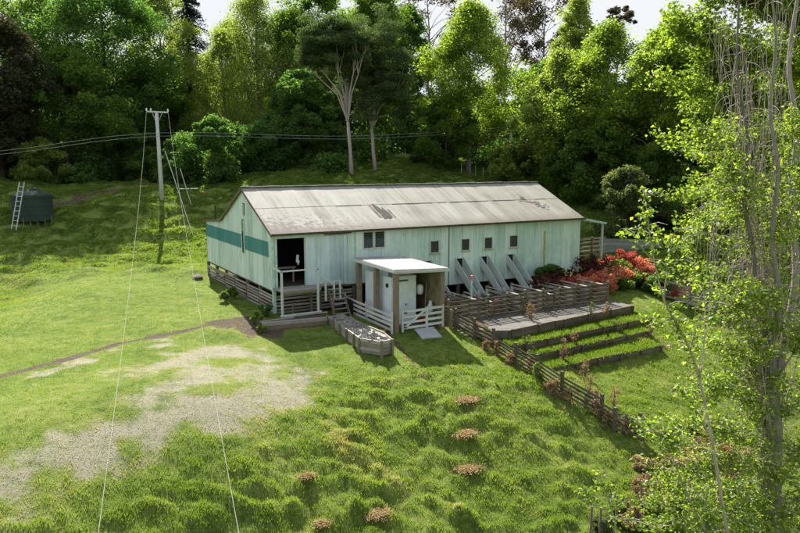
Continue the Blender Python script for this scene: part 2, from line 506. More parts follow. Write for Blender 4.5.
L_RED = leaf_mat('leaf_red', [(0.12, 0.06, 0.03), (0.40, 0.07, 0.05), (0.56, 0.18, 0.12)], 0.4, (1.4, 1.0, 0.9))
L_SALM = leaf_mat('leaf_salmon', [(0.45, 0.13, 0.08), (0.60, 0.24, 0.15), (0.68, 0.38, 0.25)], 0.45, (1.4, 1.1, 0.9))
L_DRED = leaf_mat('leaf_dark_red', [(0.03, 0.01, 0.01), (0.07, 0.02, 0.018), (0.14, 0.045, 0.03)], 0.3, (1.6, 1.0, 0.9))
L_BROWN = leaf_mat('leaf_dry_brown', [(0.13, 0.09, 0.05), (0.26, 0.19, 0.105), (0.40, 0.32, 0.20)], 0.35, (1.4, 1.1, 0.8))
L_STRAW = leaf_mat('leaf_straw', [(0.20, 0.15, 0.075), (0.42, 0.33, 0.175), (0.58, 0.48, 0.29)], 0.35, (1.3, 1.1, 0.8))
L_GRASS = leaf_mat('grass_blade', [(0.034, 0.070, 0.012), (0.092, 0.154, 0.022), (0.162, 0.220, 0.040), (0.27, 0.24, 0.13)], 0.56, (1.68, 1.68, 0.8), 0.015)


# ------------------------------------------------------------------ object helpers
def tag(o, label, cat, group=None, kind=None):
    if label:
        o['label'] = label
    if cat:
        o['category'] = cat
    if group:
        o['group'] = group
    if kind:
        o['kind'] = kind
    return o


def empty(name, loc, label, cat, group=None, rz=0.0):
    o = bpy.data.objects.new(name, None)
    COL.objects.link(o)
    o.location = Vector([float(c) for c in loc])
    o.rotation_euler = (0, 0, rz)
    o.empty_display_size = 0.3
    return tag(o, label, cat, group)


def np_mesh(name, V, F, mat, parent=None, attrs=None, smooth=False, world=False):
    """V (n,3), F (m,k) with constant k. With a parent and world=True, V is in world space and is moved to the parent's space."""
    V = np.asarray(V, np.float64)
    if parent is not None and world:
        V = V - np.array(parent.location)
    me = bpy.data.meshes.new(name)
    F = np.asarray(F, np.int32)
    n, k = F.shape
    me.vertices.add(len(V))
    me.vertices.foreach_set('co', V.astype(np.float32).ravel())
    me.loops.add(n * k)
    me.loops.foreach_set('vertex_index', F.ravel())
    me.polygons.add(n)
    me.polygons.foreach_set('loop_start', np.arange(0, n * k, k, dtype=np.int32))
    if attrs:
        for an, av in attrs.items():
            at_ = me.attributes.new(an, 'FLOAT', 'POINT')
            at_.data.foreach_set('value', np.asarray(av, np.float32))
    me.materials.append(mat)
    me.update(calc_edges=True)
    me.polygons.foreach_set('use_smooth', np.full(n, bool(smooth)))
    o = bpy.data.objects.new(name, me)
    COL.objects.link(o)
    o.parent = parent
    return o


class MB:
    def __init__(self):
        self.v = []
        self.f = []

    def quadprism(self, c8):
        b = len(self.v)
        self.v += [tuple(map(float, p)) for p in c8]
        for q in ((0, 3, 2, 1), (4, 5, 6, 7), (0, 1, 5, 4), (1, 2, 6, 5), (2, 3, 7, 6), (3, 0, 4, 7)):
            self.f.append(tuple(b + i for i in q))
        return self

    def box(self, x0, x1, y0, y1, z0, z1):
        return self.quadprism([(x0, y0, z0), (x1, y0, z0), (x1, y1, z0), (x0, y1, z0), (x0, y0, z1), (x1, y0, z1), (x1, y1, z1), (x0, y1, z1)])

    def bar(self, a, b, w, h, up=(0, 0, 1)):
        """board from a to b: w across, h along up"""
        a = Vector(a); b = Vector(b)
        d = (b - a)
        if d.length < 1e-6:
            return self
        d.normalize()
        up = Vector(up)
        if abs(d.dot(up)) > 0.98:
            up = Vector((0, 1, 0))
        s = d.cross(up).normalized()
        u = s.cross(d).normalized()
        s = s * w / 2
        u = u * h / 2
        return self.quadprism([a - s - u, a + s - u, b + s - u, b - s - u, a - s + u, a + s + u, b + s + u, b - s + u])

    def tube(self, pts, rad, n=7, cap=True):
        pts = [Vector([float(c) for c in p]) for p in pts]
        if not hasattr(rad, '__len__'):
            rad = [rad] * len(pts)
        base = len(self.v)
        ref = Vector((0.31, 0.17, 0.93)).normalized()
        for i, p in enumerate(pts):
            t = (pts[min(i + 1, len(pts) - 1)] - pts[max(i - 1, 0)])
            if t.length < 1e-9:
                t = Vector((0, 0, 1))
            t.normalize()
            if abs(t.dot(ref)) > 0.95:
                s = t.cross(Vector((1, 0, 0))).normalized()
            else:
                s = t.cross(ref).normalized()
            u = s.cross(t)
            for k in range(n):
                a = 2 * math.pi * k / n
                q = p + (s * math.cos(a) + u * math.sin(a)) * rad[i]
                self.v.append(tuple(q))
        for i in range(len(pts) - 1):
            for k in range(n):
                k2 = (k + 1) % n
                self.f.append((base + i * n + k, base + i * n + k2, base + (i + 1) * n + k2, base + (i + 1) * n + k))
        if cap:
            for (i, rev) in ((0, True), (len(pts) - 1, False)):
                c = tuple(range(base + i * n, base + i * n + n))
                self.f.append(c[::-1] if rev else c)
        return self

    def cone_stack(self, c, prof, n=24):
        """lathe about a vertical axis at c, prof = [(r, z)]"""
        return self.tube_rings([((c[0], c[1], c[2] + z), r) for r, z in prof], n)

    def tube_rings(self, rings, n):
        base = len(self.v)
        for (p, r) in rings:
            for k in range(n):
                a = 2 * math.pi * k / n
                self.v.append((p[0] + r * math.cos(a), p[1] + r * math.sin(a), p[2]))
        for i in range(len(rings) - 1):
            for k in range(n):
                k2 = (k + 1) % n
                self.f.append((base + i * n + k, base + i * n + k2, base + (i + 1) * n + k2, base + (i + 1) * n + k))
        self.f.append(tuple(range(base + n - 1, base - 1, -1)))
        self.f.append(tuple(range(base + (len(rings) - 1) * n, base + len(rings) * n)))
        return self

    def build(self, name, mat, parent=None, bevel=0.0, smooth=False, local=False):
        me = bpy.data.meshes.new(name)
        v = self.v
        if parent is not None and not local:
            # turn world coordinates into the parent's space, up the chain
            off = Vector((0, 0, 0)); rz = 0
            chain = []
            p = parent
            while p is not None:
                chain.append(p)
                p = p.parent
            for p in reversed(chain):
                rz_p = p.rotation_euler.z
                loc = Vector(p.location)
                c, s = math.cos(rz_p), math.sin(rz_p)
                v = [((x - loc.x) * c + (y - loc.y) * s, -(x - loc.x) * s + (y - loc.y) * c, z - loc.z) for x, y, z in v]
        me.from_pydata(v, [], self.f)
        me.materials.append(mat)
        if smooth:
            for p in me.polygons:
                p.use_smooth = True
        o = bpy.data.objects.new(name, me)
        COL.objects.link(o)
        o.parent = parent
        if bevel:
            bv = o.modifiers.new('edge_bevel', 'BEVEL')
            bv.width = bevel
            bv.segments = 1
        return o


def jit(a):
    return random.uniform(-a, a)


# ------------------------------------------------------------------ ground sheet
def axis_lines(lo, hi, step, lo2, hi2, g=1.13):
    c = list(np.arange(lo, hi + 1e-6, step))
    s = step
    while c[-1] < hi2:
        s = min(s * g, 40)
        c.append(c[-1] + s)
    s = step
    while c[0] > lo2:
        s = min(s * g, 40)
        c.insert(0, c[0] - s)
    return np.array(c)


GX = axis_lines(-17, 24, 0.16, -900, 900)
GY = axis_lines(-24, 22, 0.16, -600, 1400)
XX, YY = np.meshgrid(GX, GY, indexing='ij')
zb = base_h(XX.ravel(), YY.ravel())
gm, dm = masks(XX.ravel(), YY.ravel())
zz = zb + bumps(XX.ravel(), YY.ravel(), zb, np.maximum(gm, dm))
nx, ny = len(GX), len(GY)
idx = np.arange(nx * ny).reshape(nx, ny)
F = np.stack([idx[:-1, :-1], idx[1:, :-1], idx[1:, 1:], idx[:-1, 1:]], -1).reshape(-1, 4)
g_obj = np_mesh('ground', np.stack([XX.ravel(), YY.ravel(), zz], -1), F, M_GROUND, None, {'gravel': gm, 'dirt': dm}, smooth=True)
tag(g_obj, 'rolling green paddock with a worn gravel track', 'ground', kind='structure')

# ------------------------------------------------------------------ grass tufts (uncountable)
EXCL = [(-0.2, 21.2, -0.1, 12.9), (3.9, 7.0, -5.6, 0), (7.0, 18.8, -7.2, 0)]


def grass():
    n = 700000
    d = 11 + 78 * rng.random(n) ** 1.35
    lat = (rng.random(n) - 0.5) * 2 * (0.72 * d + 3)
    x = CAM[0] + FW[0] * d + RT[0] * lat
    y = CAM[1] + FW[1] * d + RT[1] * lat
    keep = np.ones(n, bool)
    for a, b, c, e in EXCL:
        keep &= ~((x > a) & (x < b) & (y > c) & (y < e))
    x, y, d = x[keep], y[keep], d[keep]
    z0 = base_h(x, y)
    g, dd = masks(x, y)
    bare = np.maximum(g, dd)
    keep = rng.random(len(x)) > bare ** 0.8 * 0.86
    # thin lawn on the flat, thick on the bank
    thick = sst(-1.6, -2.4, z0) + sst(44, 50, d)
    keep &= rng.random(len(x)) < 0.55 + 0.45 * thick
    x, y, z0, bare, d, thick = x[keep], y[keep], z0[keep], bare[keep], d[keep], thick[keep]
    bz = bumps(x, y, z0, bare)
    z = z0 + bz
    m = len(x)
    nb = 4
    pn2 = fbm(x * 1.6, y * 1.6, 3, 48)
    dryp = sst(0.56, 0.72, fbm(x * 0.8, y * 0.8, 4, 77))
    _wv = 1.2 * fbm(x * .4, y * .4, 2, 91)
    clump = vnoise((x * FW[0] + y * FW[1]) * 2.6 + _wv, (x * RT[0] + y * RT[1]) * 1.7 + _wv, 21)
    pn = fbm(x * 0.5, y * 0.5, 3, 40)
    hgt = (1 + sst(45, 60, d)) * (0.020 + 0.040 * rng.random(m)) * (0.7 + 0.9 * np.minimum(thick, 1) * clump ** 2 * 1.6)
    wid = 0.003 + 0.0005 * d + 0.03 * sst(48, 70, d)
    V = np.zeros((m, nb, 3, 3))
    tint = np.zeros((m, nb, 3))
    for b in range(nb):
        a = rng.random(m) * 2 * np.pi
        ox = rng.normal(0, 0.05, m)
        oy = rng.normal(0, 0.05, m)
        lean = rng.random(m) * 0.9 + 0.15
        la = rng.random(m) * 2 * np.pi
        h = hgt * (0.6 + 0.7 * rng.random(m))
        bx, by = x + ox, y + oy
        V[:, b, 0] = np.stack([bx - np.cos(a) * wid, by - np.sin(a) * wid, z - 0.02], -1)
        V[:, b, 1] = np.stack([bx + np.cos(a) * wid, by + np.sin(a) * wid, z - 0.02], -1)
        V[:, b, 2] = np.stack([bx + np.cos(la) * lean * h, by + np.sin(la) * lean * h, z + h], -1)
        t = -0.16 + 0.55 * np.minimum(bare * 1.8, 1) + 0.6 * pn + 0.45 * pn2 + 0.22 * rng.random(m) + 0.10 * clump + 0.35 * dryp + 0.3 * (rng.random(m) < 0.03)
        t = np.clip(t, 0, 1)
        tint[:, b] = t[:, None]
    V = V.reshape(-1, 3)
    F = np.arange(len(V)).reshape(-1, 3)
    o = np_mesh('grass', V, F, L_GRASS, None, {'tint': tint.ravel()})
    tag(o, 'short lumpy pasture grass covering the paddock', 'grass', kind='stuff')


grass()


def loose_gravel():
    n = 90000
    d = 13 + 22 * rng.random(n)
    lat = -14 + 16 * rng.random(n)
    x = CAM[0] + FW[0] * d + RT[0] * lat
    y = CAM[1] + FW[1] * d + RT[1] * lat
    g, dd = masks(x, y)
    k = rng.random(n) < np.clip(g * 1.2 - .25, 0, 1) * .8
    x, y, g = x[k], y[k], g[k]
    z = ground_h(x, y)
    m = len(x)
    s_ = .006 + .014 * rng.random(m) ** 2.5
    V = np.zeros((m, 4, 3))
    for q in range(4):
        a = rng.random(m) * .9 + q * 1.571
        V[:, q] = np.stack([x + np.cos(a) * s_, y + np.sin(a) * s_, z + .004 + s_ * .5 * rng.random(m)], -1)
    top = np.stack([x, y, z + s_ * .9], -1)[:, None]
    A = np.concatenate([V, top], 1)
    b = np.arange(m)[:, None, None] * 5
    F = (b + np.array([[0, 1, 4], [1, 2, 4], [2, 3, 4], [3, 0, 4]])[None]).reshape(-1, 3)
    o = np_mesh('gravel', A.reshape(-1, 3), F, M_GRAVELH)
    tag(o, 'loose pale gravel scattered over the worn track', 'gravel', kind='stuff')


loose_gravel()

# ------------------------------------------------------------------ foliage machinery
LEAFQ = np.array([(0, 0, 0), (0.38, 0.5, 0.10), (0, 1.0, -0.08), (-0.38, 0.5, 0.10)])
LEAFQ = LEAFQ - np.array([0, 0.5, 0])


def rand_unit(n):
    v = rng.normal(size=(n, 3))
    return v / np.linalg.norm(v, axis=1)[:, None]


def leaves(C, size, flat=0.5, droop=0.3):
    """one folded diamond leaf (or leaf spray) at each centre"""
    n = len(C)
    nrm = rand_unit(n)
    nrm[:, 2] = np.abs(nrm[:, 2]) + flat
    nrm /= np.linalg.norm(nrm, axis=1)[:, None]
    t = rand_unit(n)
    t[:, 2] -= droop
    t -= nrm * (t * nrm).sum(1)[:, None]
    t /= np.linalg.norm(t, axis=1)[:, None] + 1e-9
    b = np.cross(nrm, t)
    s = (size * (0.6 + 0.8 * rng.random(n)))[:, None]
    V = np.zeros((n, 4, 3))
    for i, (u, v, w) in enumerate(LEAFQ):
        V[:, i] = C + (b * u + t * v + nrm * w) * s
    return V.reshape(-1, 3), np.arange(4 * n).reshape(-1, 4)


def prof_round(t):
    return np.sqrt(np.clip(1 - (2 * t - 1) ** 2, 0, 1)) ** 0.8


def prof_cone(t):
    return (1 - t) ** 0.85 * np.minimum(1, t * 8 + 0.3)


def prof_tall(t):
    return np.clip(np.sin(np.pi * np.clip(t, 0, 1) ** 0.75), 0, 1) ** 0.6 * (1 - 0.25 * t)


def prof_flat(t):
    return np.clip(1 - t ** 3, 0, 1) ** 0.5 * (0.5 + 0.5 * np.clip(t * 4, 0, 1))


def make_tree(name, label, cat, pos, height, R_, leaf, bark, nclump=90, nleaf=160, lsize=0.28, crown0=0.2, prof=prof_round,
              clr=None, trunk_r=None, lean=(0, 0), group=None, droop=0.3, hollow=0.35, limbs=26, seed=0, flatc=0.7, stems=1, spread=0.0):
    global rng
    rng = np.random.default_rng(1000 + seed)
    rnd = random.Random(seed)
    root = empty(name, pos, label, cat, group)
    trunk_r = trunk_r or height * 0.016
    clr = clr or R_ * 0.21
    nclump = int(nclump * 1.35)
    # clump centres inside the crown envelope, mostly near its surface
    t = rng.random(nclump) ** 0.9
    ang = rng.random(nclump) * 2 * np.pi
    lob = 0.80 + 0.32 * np.sin(ang * 3 + seed) * np.sin(t * 7 + seed * 1.7) + 0.20 * rng.normal(size=nclump)
    rr = prof(t) * R_ * lob * (hollow + (1 - hollow) * rng.random(nclump) ** 0.45)
    z0 = height * crown0
    cz = z0 + t * (height - z0 - clr * 0.4)
    nl_ = 9
    la_ = rng.random(nl_) * 2 * np.pi
    lt_ = (np.arange(nl_) + rng.random(nl_)) / nl_
    li_ = rng.integers(0, nl_, nclump)
    onl = rng.random(nclump) < 0.6
    t = np.where(onl, np.clip(lt_[li_] + rng.normal(0, .07, nclump), 0, 1), t)
    ang = np.where(onl, la_[li_] + rng.normal(0, .42, nclump), ang)
    rr = np.where(onl, prof(t) * R_ * (.35 + .72 * rng.random(nclump)) * (.85 + .35 * rng.random(nl_)[li_]), rr)
    cz = z0 + t * (height - z0 - clr * 0.4)
    cx = rr * np.cos(ang) + lean[0] * cz / height
    cy = rr * np.sin(ang) + lean[1] * cz / height
    C = np.stack([cx, cy, cz], -1)
    # leaves
    cr = clr * (0.55 + 0.75 * rng.random(nclump))
    cid = np.repeat(np.arange(nclump), nleaf)
    u = rand_unit(len(cid)) * (rng.random(len(cid)) ** 0.55 * (1 + 0.35 * rng.random(len(cid))))[:, None]
    u[:, 2] *= flatc
    LC = C[cid] + u * cr[cid][:, None]
    LC[:, 2] -= droop * 0.6 * (np.hypot(u[:, 0], u[:, 1]) ** 2) * cr[cid]
    V, F = leaves(LC, lsize, 0.5, droop)
    ct = rng.random(nclump)
    tint = np.repeat(np.clip(0.15 + 0.45 * ct[cid] + 0.45 * (rng.random(len(cid)) - 0.2), 0, 1), 4)
    np_mesh('crown', V, F, leaf, root, {'tint': tint})
    # trunk(s) and limbs
    mb = MB()
    paths = []
    for s in range(stems):
        a = 2 * math.pi * s / max(1, stems) + seed
        ex, ey = spread * math.cos(a), spread * math.sin(a)
        pts = []
        rad = []
        K = 9
        top = height * (0.88 if stems == 1 else 0.78)
        for i in range(K + 1):
            k = i / K
            w = height * 0.012
            pts.append((lean[0] * k + ex * k ** 0.8 + rnd.uniform(-w, w) * (i > 0), lean[1] * k + ey * k ** 0.8 + rnd.uniform(-w, w) * (i > 0), top * k - (0.4 if i == 0 else 0)))
            rad.append(trunk_r * (1.35 if i == 0 else 1) * (1 - 0.88 * k) / (1 if stems == 1 else 1.35))
        paths.append(pts)
        mb.tube(pts, rad, 8)
    mb.build('trunk', bark, root, smooth=True, local=True)
    mb = MB()
    order = list(range(nclump))
    rnd.shuffle(order)
    for ci in order[:limbs]:
        c = C[ci]
        pts = paths[rnd.randrange(len(paths))]
        k = max(0.12, min(0.95, (c[2] - R_ * rnd.uniform(0.3, 0.9)) / (height * 0.88)))
        j = k * (len(pts) - 1)
        i0 = min(int(j), len(pts) - 2)
        a = Vector(pts[i0]).lerp(Vector(pts[i0 + 1]), j - i0)
        b = Vector([float(q) for q in c])
        m1 = a.lerp(b, 0.35) + Vector((jit(.3), jit(.3), R_ * 0.06 + jit(.2)))
        m2 = a.lerp(b, 0.7) + Vector((jit(.3), jit(.3), R_ * 0.05 + jit(.2)))
        r0 = trunk_r * (1 - 0.85 * k) * 0.5
        mb.tube([a, m1, m2, b], [r0, r0 * 0.7, r0 * 0.45, r0 * 0.15], 5, cap=False)
    if mb.v:
        mb.build('limbs', bark, root, smooth=True, local=True)
    return root


def plant(cx, d, topy, halfpx, kw, name, label, cat='tree', base_dy=None, **extra):
    """real position from the direction seen in the photo plus an estimated distance"""
    p = CAM + (ray(cx, 200) * (d / (ray(cx, 200) @ FW)))
    x, y = p[0], p[1]
    z = float(base_h(x, y)[0])
    top = at(cx, topy, d)[2]
    k = dict(kw)
    k.update(extra)
    return make_tree(name, label, cat, (x, y, z), max(1.0, top - z), halfpx * d / FPX, **k)


exec_trees = []
K_DARK = dict(leaf=L_DARK, bark=M_BARKD, nclump=130, nleaf=240, lsize=0.28, crown0=0.14)
K_MID = dict(leaf=L_MID, bark=M_BARKD, nclump=110, nleaf=240, lsize=0.25, crown0=0.10)
K_LIME = dict(leaf=L_LIME, bark=M_BARK, nclump=120, nleaf=220, lsize=0.215, crown0=0.14, prof=prof_tall, hollow=0.2)
K_BIRCH = dict(leaf=L_BIRCH, bark=M_BARK, nclump=170, nleaf=200, lsize=0.19, crown0=0.08, prof=prof_tall, droop=0.9, hollow=0.2)
K_GUM = dict(leaf=L_GUM, bark=M_BARK, nclump=42, nleaf=110, lsize=0.34, crown0=0.45, limbs=40, hollow=0.5, trunk_r=0.34)
K_KAN = dict(leaf=L_KAN, bark=M_BARKP, nclump=60, nleaf=300, lsize=0.17, crown0=0.56, prof=prof_flat, limbs=30, flatc=0.55, stems=3, spread=1.6, trunk_r=0.26)

sd = 1
for (cx, d, ty, hw, kw, nm, lb, ex) in [
    (2, 72, 14, 50, K_DARK, 'copper_beech', 'dark red-brown leaved tree at the far left beside the water tank', dict(leaf=L_COPPER, nclump=150, trunk_r=0.5, crown0=0.12)),
    (52, 86, -10, 54, K_DARK, 'broadleaf_tree', 'tall dark green tree behind the water tank', dict(leaf=L_MID)),
    (112, 86, -16, 66, K_DARK, 'broadleaf_tree', 'largest dark green tree, over the dirt path left of the power pole', dict(nclump=210, crown0=0.16, trunk_r=0.45)),
    (72, 77, 48, 50, K_MID, 'broadleaf_tree', 'lower mid green tree to the right of the dark red tree', dict(nclump=130, crown0=0.06, lsize=0.25)),
    (168, 98, -10, 42, K_MID, 'broadleaf_tree', 'yellowish green tree behind the power pole beside the spruce', dict(leaf=L_BIRCH, crown0=0.15, nclump=140)),
    (150, 92, 70, 40, K_MID, 'broadleaf_tree', 'mid green tree behind the crossarm of the power pole', dict(crown0=0.1)),
    (262, 94, -10, 74, K_BIRCH, 'willow_tree', 'large light green drooping tree left of the kanuka pair', dict(nclump=230, limbs=40)),
    (228, 92, 30, 40, K_BIRCH, 'willow_tree', 'smaller light green drooping tree right of the spruce', dict(nclump=110)),
    (305, 80, 70, 34, K_DARK, 'broadleaf_tree', 'shaded dark green tree between the big light tree and the kanukas', dict(crown0=0.05)),
    (215, 70, 118, 34, K_DARK, 'evergreen_shrub', 'dark rounded evergreen shrub right of the power pole', dict(crown0=0.02, nclump=90, lsize=0.24)),
    (178, 72, 140, 24, K_DARK, 'evergreen_shrub', 'dark low evergreen shrub just behind the power pole', dict(crown0=0.02, nclump=60, lsize=0.24)),
    (372, 92, -15, 46, K_DARK, 'broadleaf_tree', 'tall dark green tree behind the kanuka pair', dict(leaf=L_MID, nclump=150)),
    (405, 96, 5, 26, K_DARK, 'broadleaf_tree', 'dark green tree left of the bright lime tree', dict(leaf=L_DARK)),
    (320, 96, -12, 48, K_DARK, 'broadleaf_tree', 'dark green tree filling the gap above the left kanuka', dict(leaf=L_MID, nclump=140)),
    (467, 76, 2, 56, K_LIME, 'poplar_tree', 'bright lime green tree standing alone behind the roof ridge', dict(nclump=190, crown0=0.18)),
    (446, 75, 100, 30, K_MID, 'broadleaf_tree', 'low dark green tree under the left side of the bright lime tree', dict(crown0=0.06, nclump=70, lsize=0.25)),
    (428, 112, -30, 36, K_GUM, 'gum_tree', 'sparse gum tree behind the left shoulder of the lime tree', {}),
    (502, 112, -30, 40, K_GUM, 'gum_tree', 'sparse gum tree behind the right shoulder of the lime tree', {}),
    (540, 116, -22, 34, K_GUM, 'gum_tree', 'sparse gum tree with brownish clumps left of the bright tree group', {}),
    (612, 118, 4, 14, K_GUM, 'gum_tree', 'thin gum tree poking above the bright tree group', dict(nclump=16, crown0=0.8)),
    (572, 78, -4, 36, K_LIME, 'poplar_tree', 'tall narrow bright green tree with an open airy top', dict(leaf=L_BIRCH, nclump=100, crown0=0.3)),
    (556, 70, 50, 46, K_LIME, 'poplar_tree', 'bright green tree right of the far power pole', dict(nclump=130, leaf=L_BIRCH)),
    (602, 68, 24, 60, K_LIME, 'poplar_tree', 'broad bright green tree behind the right end of the shed', dict(nclump=190, crown0=0.2)),
    (655, 62, 30, 58, K_LIME, 'maple_tree', 'bright large-leaved tree behind the olive shrub', dict(nclump=170, lsize=0.25, crown0=0.3)),
    (705, 60, 28, 52, K_LIME, 'maple_tree', 'bright large-leaved tree right of the olive shrub', dict(nclump=150, lsize=0.25, crown0=0.3)),
    (570, 66, 118, 34, K_DARK, 'broadleaf_tree', 'dark green tree close behind the far end of the roof', dict(leaf=L_MID, crown0=0.03, nclump=100, lsize=0.26)),
    (600, 64, 120, 34, K_DARK, 'broadleaf_tree', 'dark green tree between the shed end and the olive shrub', dict(crown0=0.03, nclump=100, lsize=0.26, leaf=L_MID)),
    (628, 55, 168, 30, K_MID, 'olive_shrub', 'rounded pale olive shrub behind the grey board fence', dict(leaf=L_OLIVE, crown0=0.02, nclump=80, lsize=0.17, nleaf=240)),
    (680, 58, 135, 40, K_DARK, 'broadleaf_tree', 'dark shaded tree right of the olive shrub', dict(crown0=0.02, nclump=120, lsize=0.26, leaf=L_MID)),
    (752, 46, 128, 50, K_LIME, 'maple_tree', 'bright low tree behind the bare hanging stems at the right', dict(crown0=0.02, nclump=150, lsize=0.2, prof=prof_round)),
    (792, 62, 40, 54, K_LIME, 'broadleaf_tree', 'mid green tree behind the vines at the right edge', dict(crown0=0.05, nclump=120)),
    (508, 70, 142, 20, K_MID, 'bush', 'mid green bush at the foot of the far power pole', dict(crown0=0.02, nclump=50, lsize=0.22, leaf=L_BIRCH)),
    (530, 72, 128, 22, K_MID, 'bush', 'leafy bush right of the far power pole', dict(crown0=0.02, nclump=50, lsize=0.24, leaf=L_BIRCH)),
    (262, 76, 122, 30, K_DARK, 'evergreen_shrub', 'dark shrub at the edge of the wood below the big light green tree', dict(crown0=0.02, nclump=80, lsize=0.22)),
    (300, 78, 116, 28, K_MID, 'evergreen_shrub', 'mid green shrub at the edge of the wood left of the kanuka pair', dict(crown0=0.02, nclump=80, lsize=0.22)),
    (330, 80, 128, 20, K_DARK, 'evergreen_shrub', 'dark shrub right behind the left kanuka trunk', dict(crown0=0.02, nclump=60, lsize=0.22)),
    (130, 80, 128, 26, K_MID, 'evergreen_shrub', 'mid green shrub beside the dirt path left of the power pole', dict(crown0=0.02, nclump=70, lsize=0.22)),
    (45, 72, 140, 26, K_MID, 'evergreen_shrub', 'mid green shrub just behind the water tank', dict(crown0=0.02, nclump=70, lsize=0.20, leaf=L_BIRCH)),
    (425, 80, 128, 18, K_DARK, 'evergreen_shrub', 'dark shrub between the right kanuka and the lime tree', dict(crown0=0.02, nclump=50, lsize=0.22)),
    (300, 98, 10, 40, K_MID, 'broadleaf_tree', 'mid green tree filling behind the right side of the big light green tree', dict(crown0=0.05, nclump=130)),
    (235, 104, 20, 40, K_BIRCH, 'willow_tree', 'pale tree seen behind the smaller light green drooping tree', dict(nclump=130)),
    (690, 80, 62, 60, K_LIME, 'poplar_tree', 'distant bright tree in the gap above the olive shrub', dict(crown0=0.05)),
    (545, 90, 60, 40, K_DARK, 'broadleaf_tree', 'dark tree in the gap behind the far power pole', dict(crown0=0.04)),
]:
    plant(cx, d, ty, hw, kw, nm, lb, seed=sd, **ex)
    sd += 1

# the spruce: drooping whorls on a straight stem
def spruce(cx, d, ty):
    global rng
    rng = np.random.default_rng(77)
    p = at(cx, 200, d)
    z = float(base_h(p[0], p[1])[0])
    h = at(cx, ty, d)[2] - z
    root = empty('spruce_tree', (p[0], p[1], z), 'tall dark blue-green spruce seen in the gap behind the power pole', 'tree')
    MB().tube([(0, 0, -0.3), (0, 0, h * 0.5), (0, 0, h)], [0.4, 0.22, 0.03], 8).build('trunk', M_BARKD, root, local=True)
    Cs = []
    mb = MB()
    for i in range(44):
        k = 0.12 + 0.88 * i / 44
        rr = (1 - k) * 7.0 + 0.25
        zz_ = h * k
        for j in range(9):
            a = rng.random() * 6.28
            L = rr * (0.7 + 0.4 * rng.random())
            e = (math.cos(a) * L, math.sin(a) * L, zz_ - L * 0.28)
            mb.tube([(0, 0, zz_), e], [0.05, 0.015], 4, cap=False)
            q = rng.random(70)[:, None]
            pts = np.array([0, 0, zz_]) * (1 - q) + np.array(e) * q + rng.normal(0, 0.13, (70, 3)) + np.array([0, 0, -0.12])
            Cs.append(pts)
    mb.build('limbs', M_BARKD, root, local=True)
    C = np.concatenate(Cs)
    V, F_ = leaves(C, 0.24, 0.3, 0.9)
    np_mesh('crown', V, F_, L_SPRUCE, root, {'tint': np.repeat(rng.random(len(C)), 4)})


spruce(195, 108, -48)


# the two kanuka trees: bare forked pale stems, flat dark crowns
def kanuka(base, crown_px, top_py, bot_py, half, d, label, seed, forks):
    global rng
    rng = np.random.default_rng(seed)
    rnd = random.Random(seed)
    b = at(base[0], base[1], d)
    z = float(base_h(b[0], b[1])[0])
    root = empty('kanuka_tree', (b[0], b[1], z), label, 'tree', 'pair of kanuka trees')
    o = np.array([b[0], b[1], z])
    s = d / FPX
    mb = MB()
    ends = []
    base_p = (0, 0, -0.3)
    f = at(forks[0], forks[1], d) - o
    mb.tube([base_p, tuple(f * 0.5 + np.array([jit(.15), jit(.15), 0])), tuple(f)], [0.27, 0.18, 0.14], 9)
    mb.build('trunk', M_BARKP, root, smooth=True, local=True)
    mb = MB()
    for k in range(9):
        px = crown_px + half * 0.85 * (k / 4.0 - 1)
        e = at(px, bot_py - (bot_py - top_py) * rnd.uniform(0.2, 0.55), d + rnd.uniform(-2.5, 2.5)) - o
        e = np.array(e)
        m1 = f * 0.62 + e * 0.38 + np.array([0, 0, 0.3])
        m1[:2] = f[:2] * 0.75 + e[:2] * 0.25
        m2 = f * 0.3 + e * 0.7
        mb.tube([tuple(f), tuple(m1), tuple(m2), tuple(e)], [0.09, 0.075, 0.05, 0.02], 6, cap=False)
        for q in range(3):
            t_ = e + np.array([rnd.uniform(-1, 1), rnd.uniform(-1, 1), rnd.uniform(0, 1.0)])
            mb.tube([tuple(m2), tuple(t_)], [0.045, 0.012], 4, cap=False)
    mb.build('limbs', M_BARKP, root, smooth=True, local=True)
    nc = 190
    cc = np.array(at(crown_px, (top_py + bot_py) / 2, d)) - o
    rx = half * s
    rz = (bot_py - top_py) / 2 * s
    u = rand_unit(nc)
    u *= (rng.random(nc) ** 0.35)[:, None]
    u[:, 2] = np.abs(u[:, 2]) * 1.2 - 0.35 + 0.25 * rng.normal(size=nc)
    C = cc + u * np.array([rx, rx, rz])
    cid = np.repeat(np.arange(nc), 330)
    v = rand_unit(len(cid)) * (rng.random(len(cid)) ** 0.4)[:, None]
    LC = C[cid] + v * np.array([0.95, 0.95, 0.45])
    V, F_ = leaves(LC, 0.15, 0.4, 0.1)
    ct = rng.random(nc)
    np_mesh('crown', V, F_, L_KAN, root, {'tint': np.repeat(np.clip(ct[cid] * 0.6 + 0.5 * rng.random(len(cid)), 0, 1), 4)})


kanuka((352, 177), 334, 18, 74, 34, 71, 'left kanuka with pale forked bare stems and a flat grey-green crown', 51, (348, 122))
kanuka((376, 173), 376, 18, 132, 36, 74, 'right kanuka with a pale forked trunk and a deeper dark crown', 52, (372, 128))

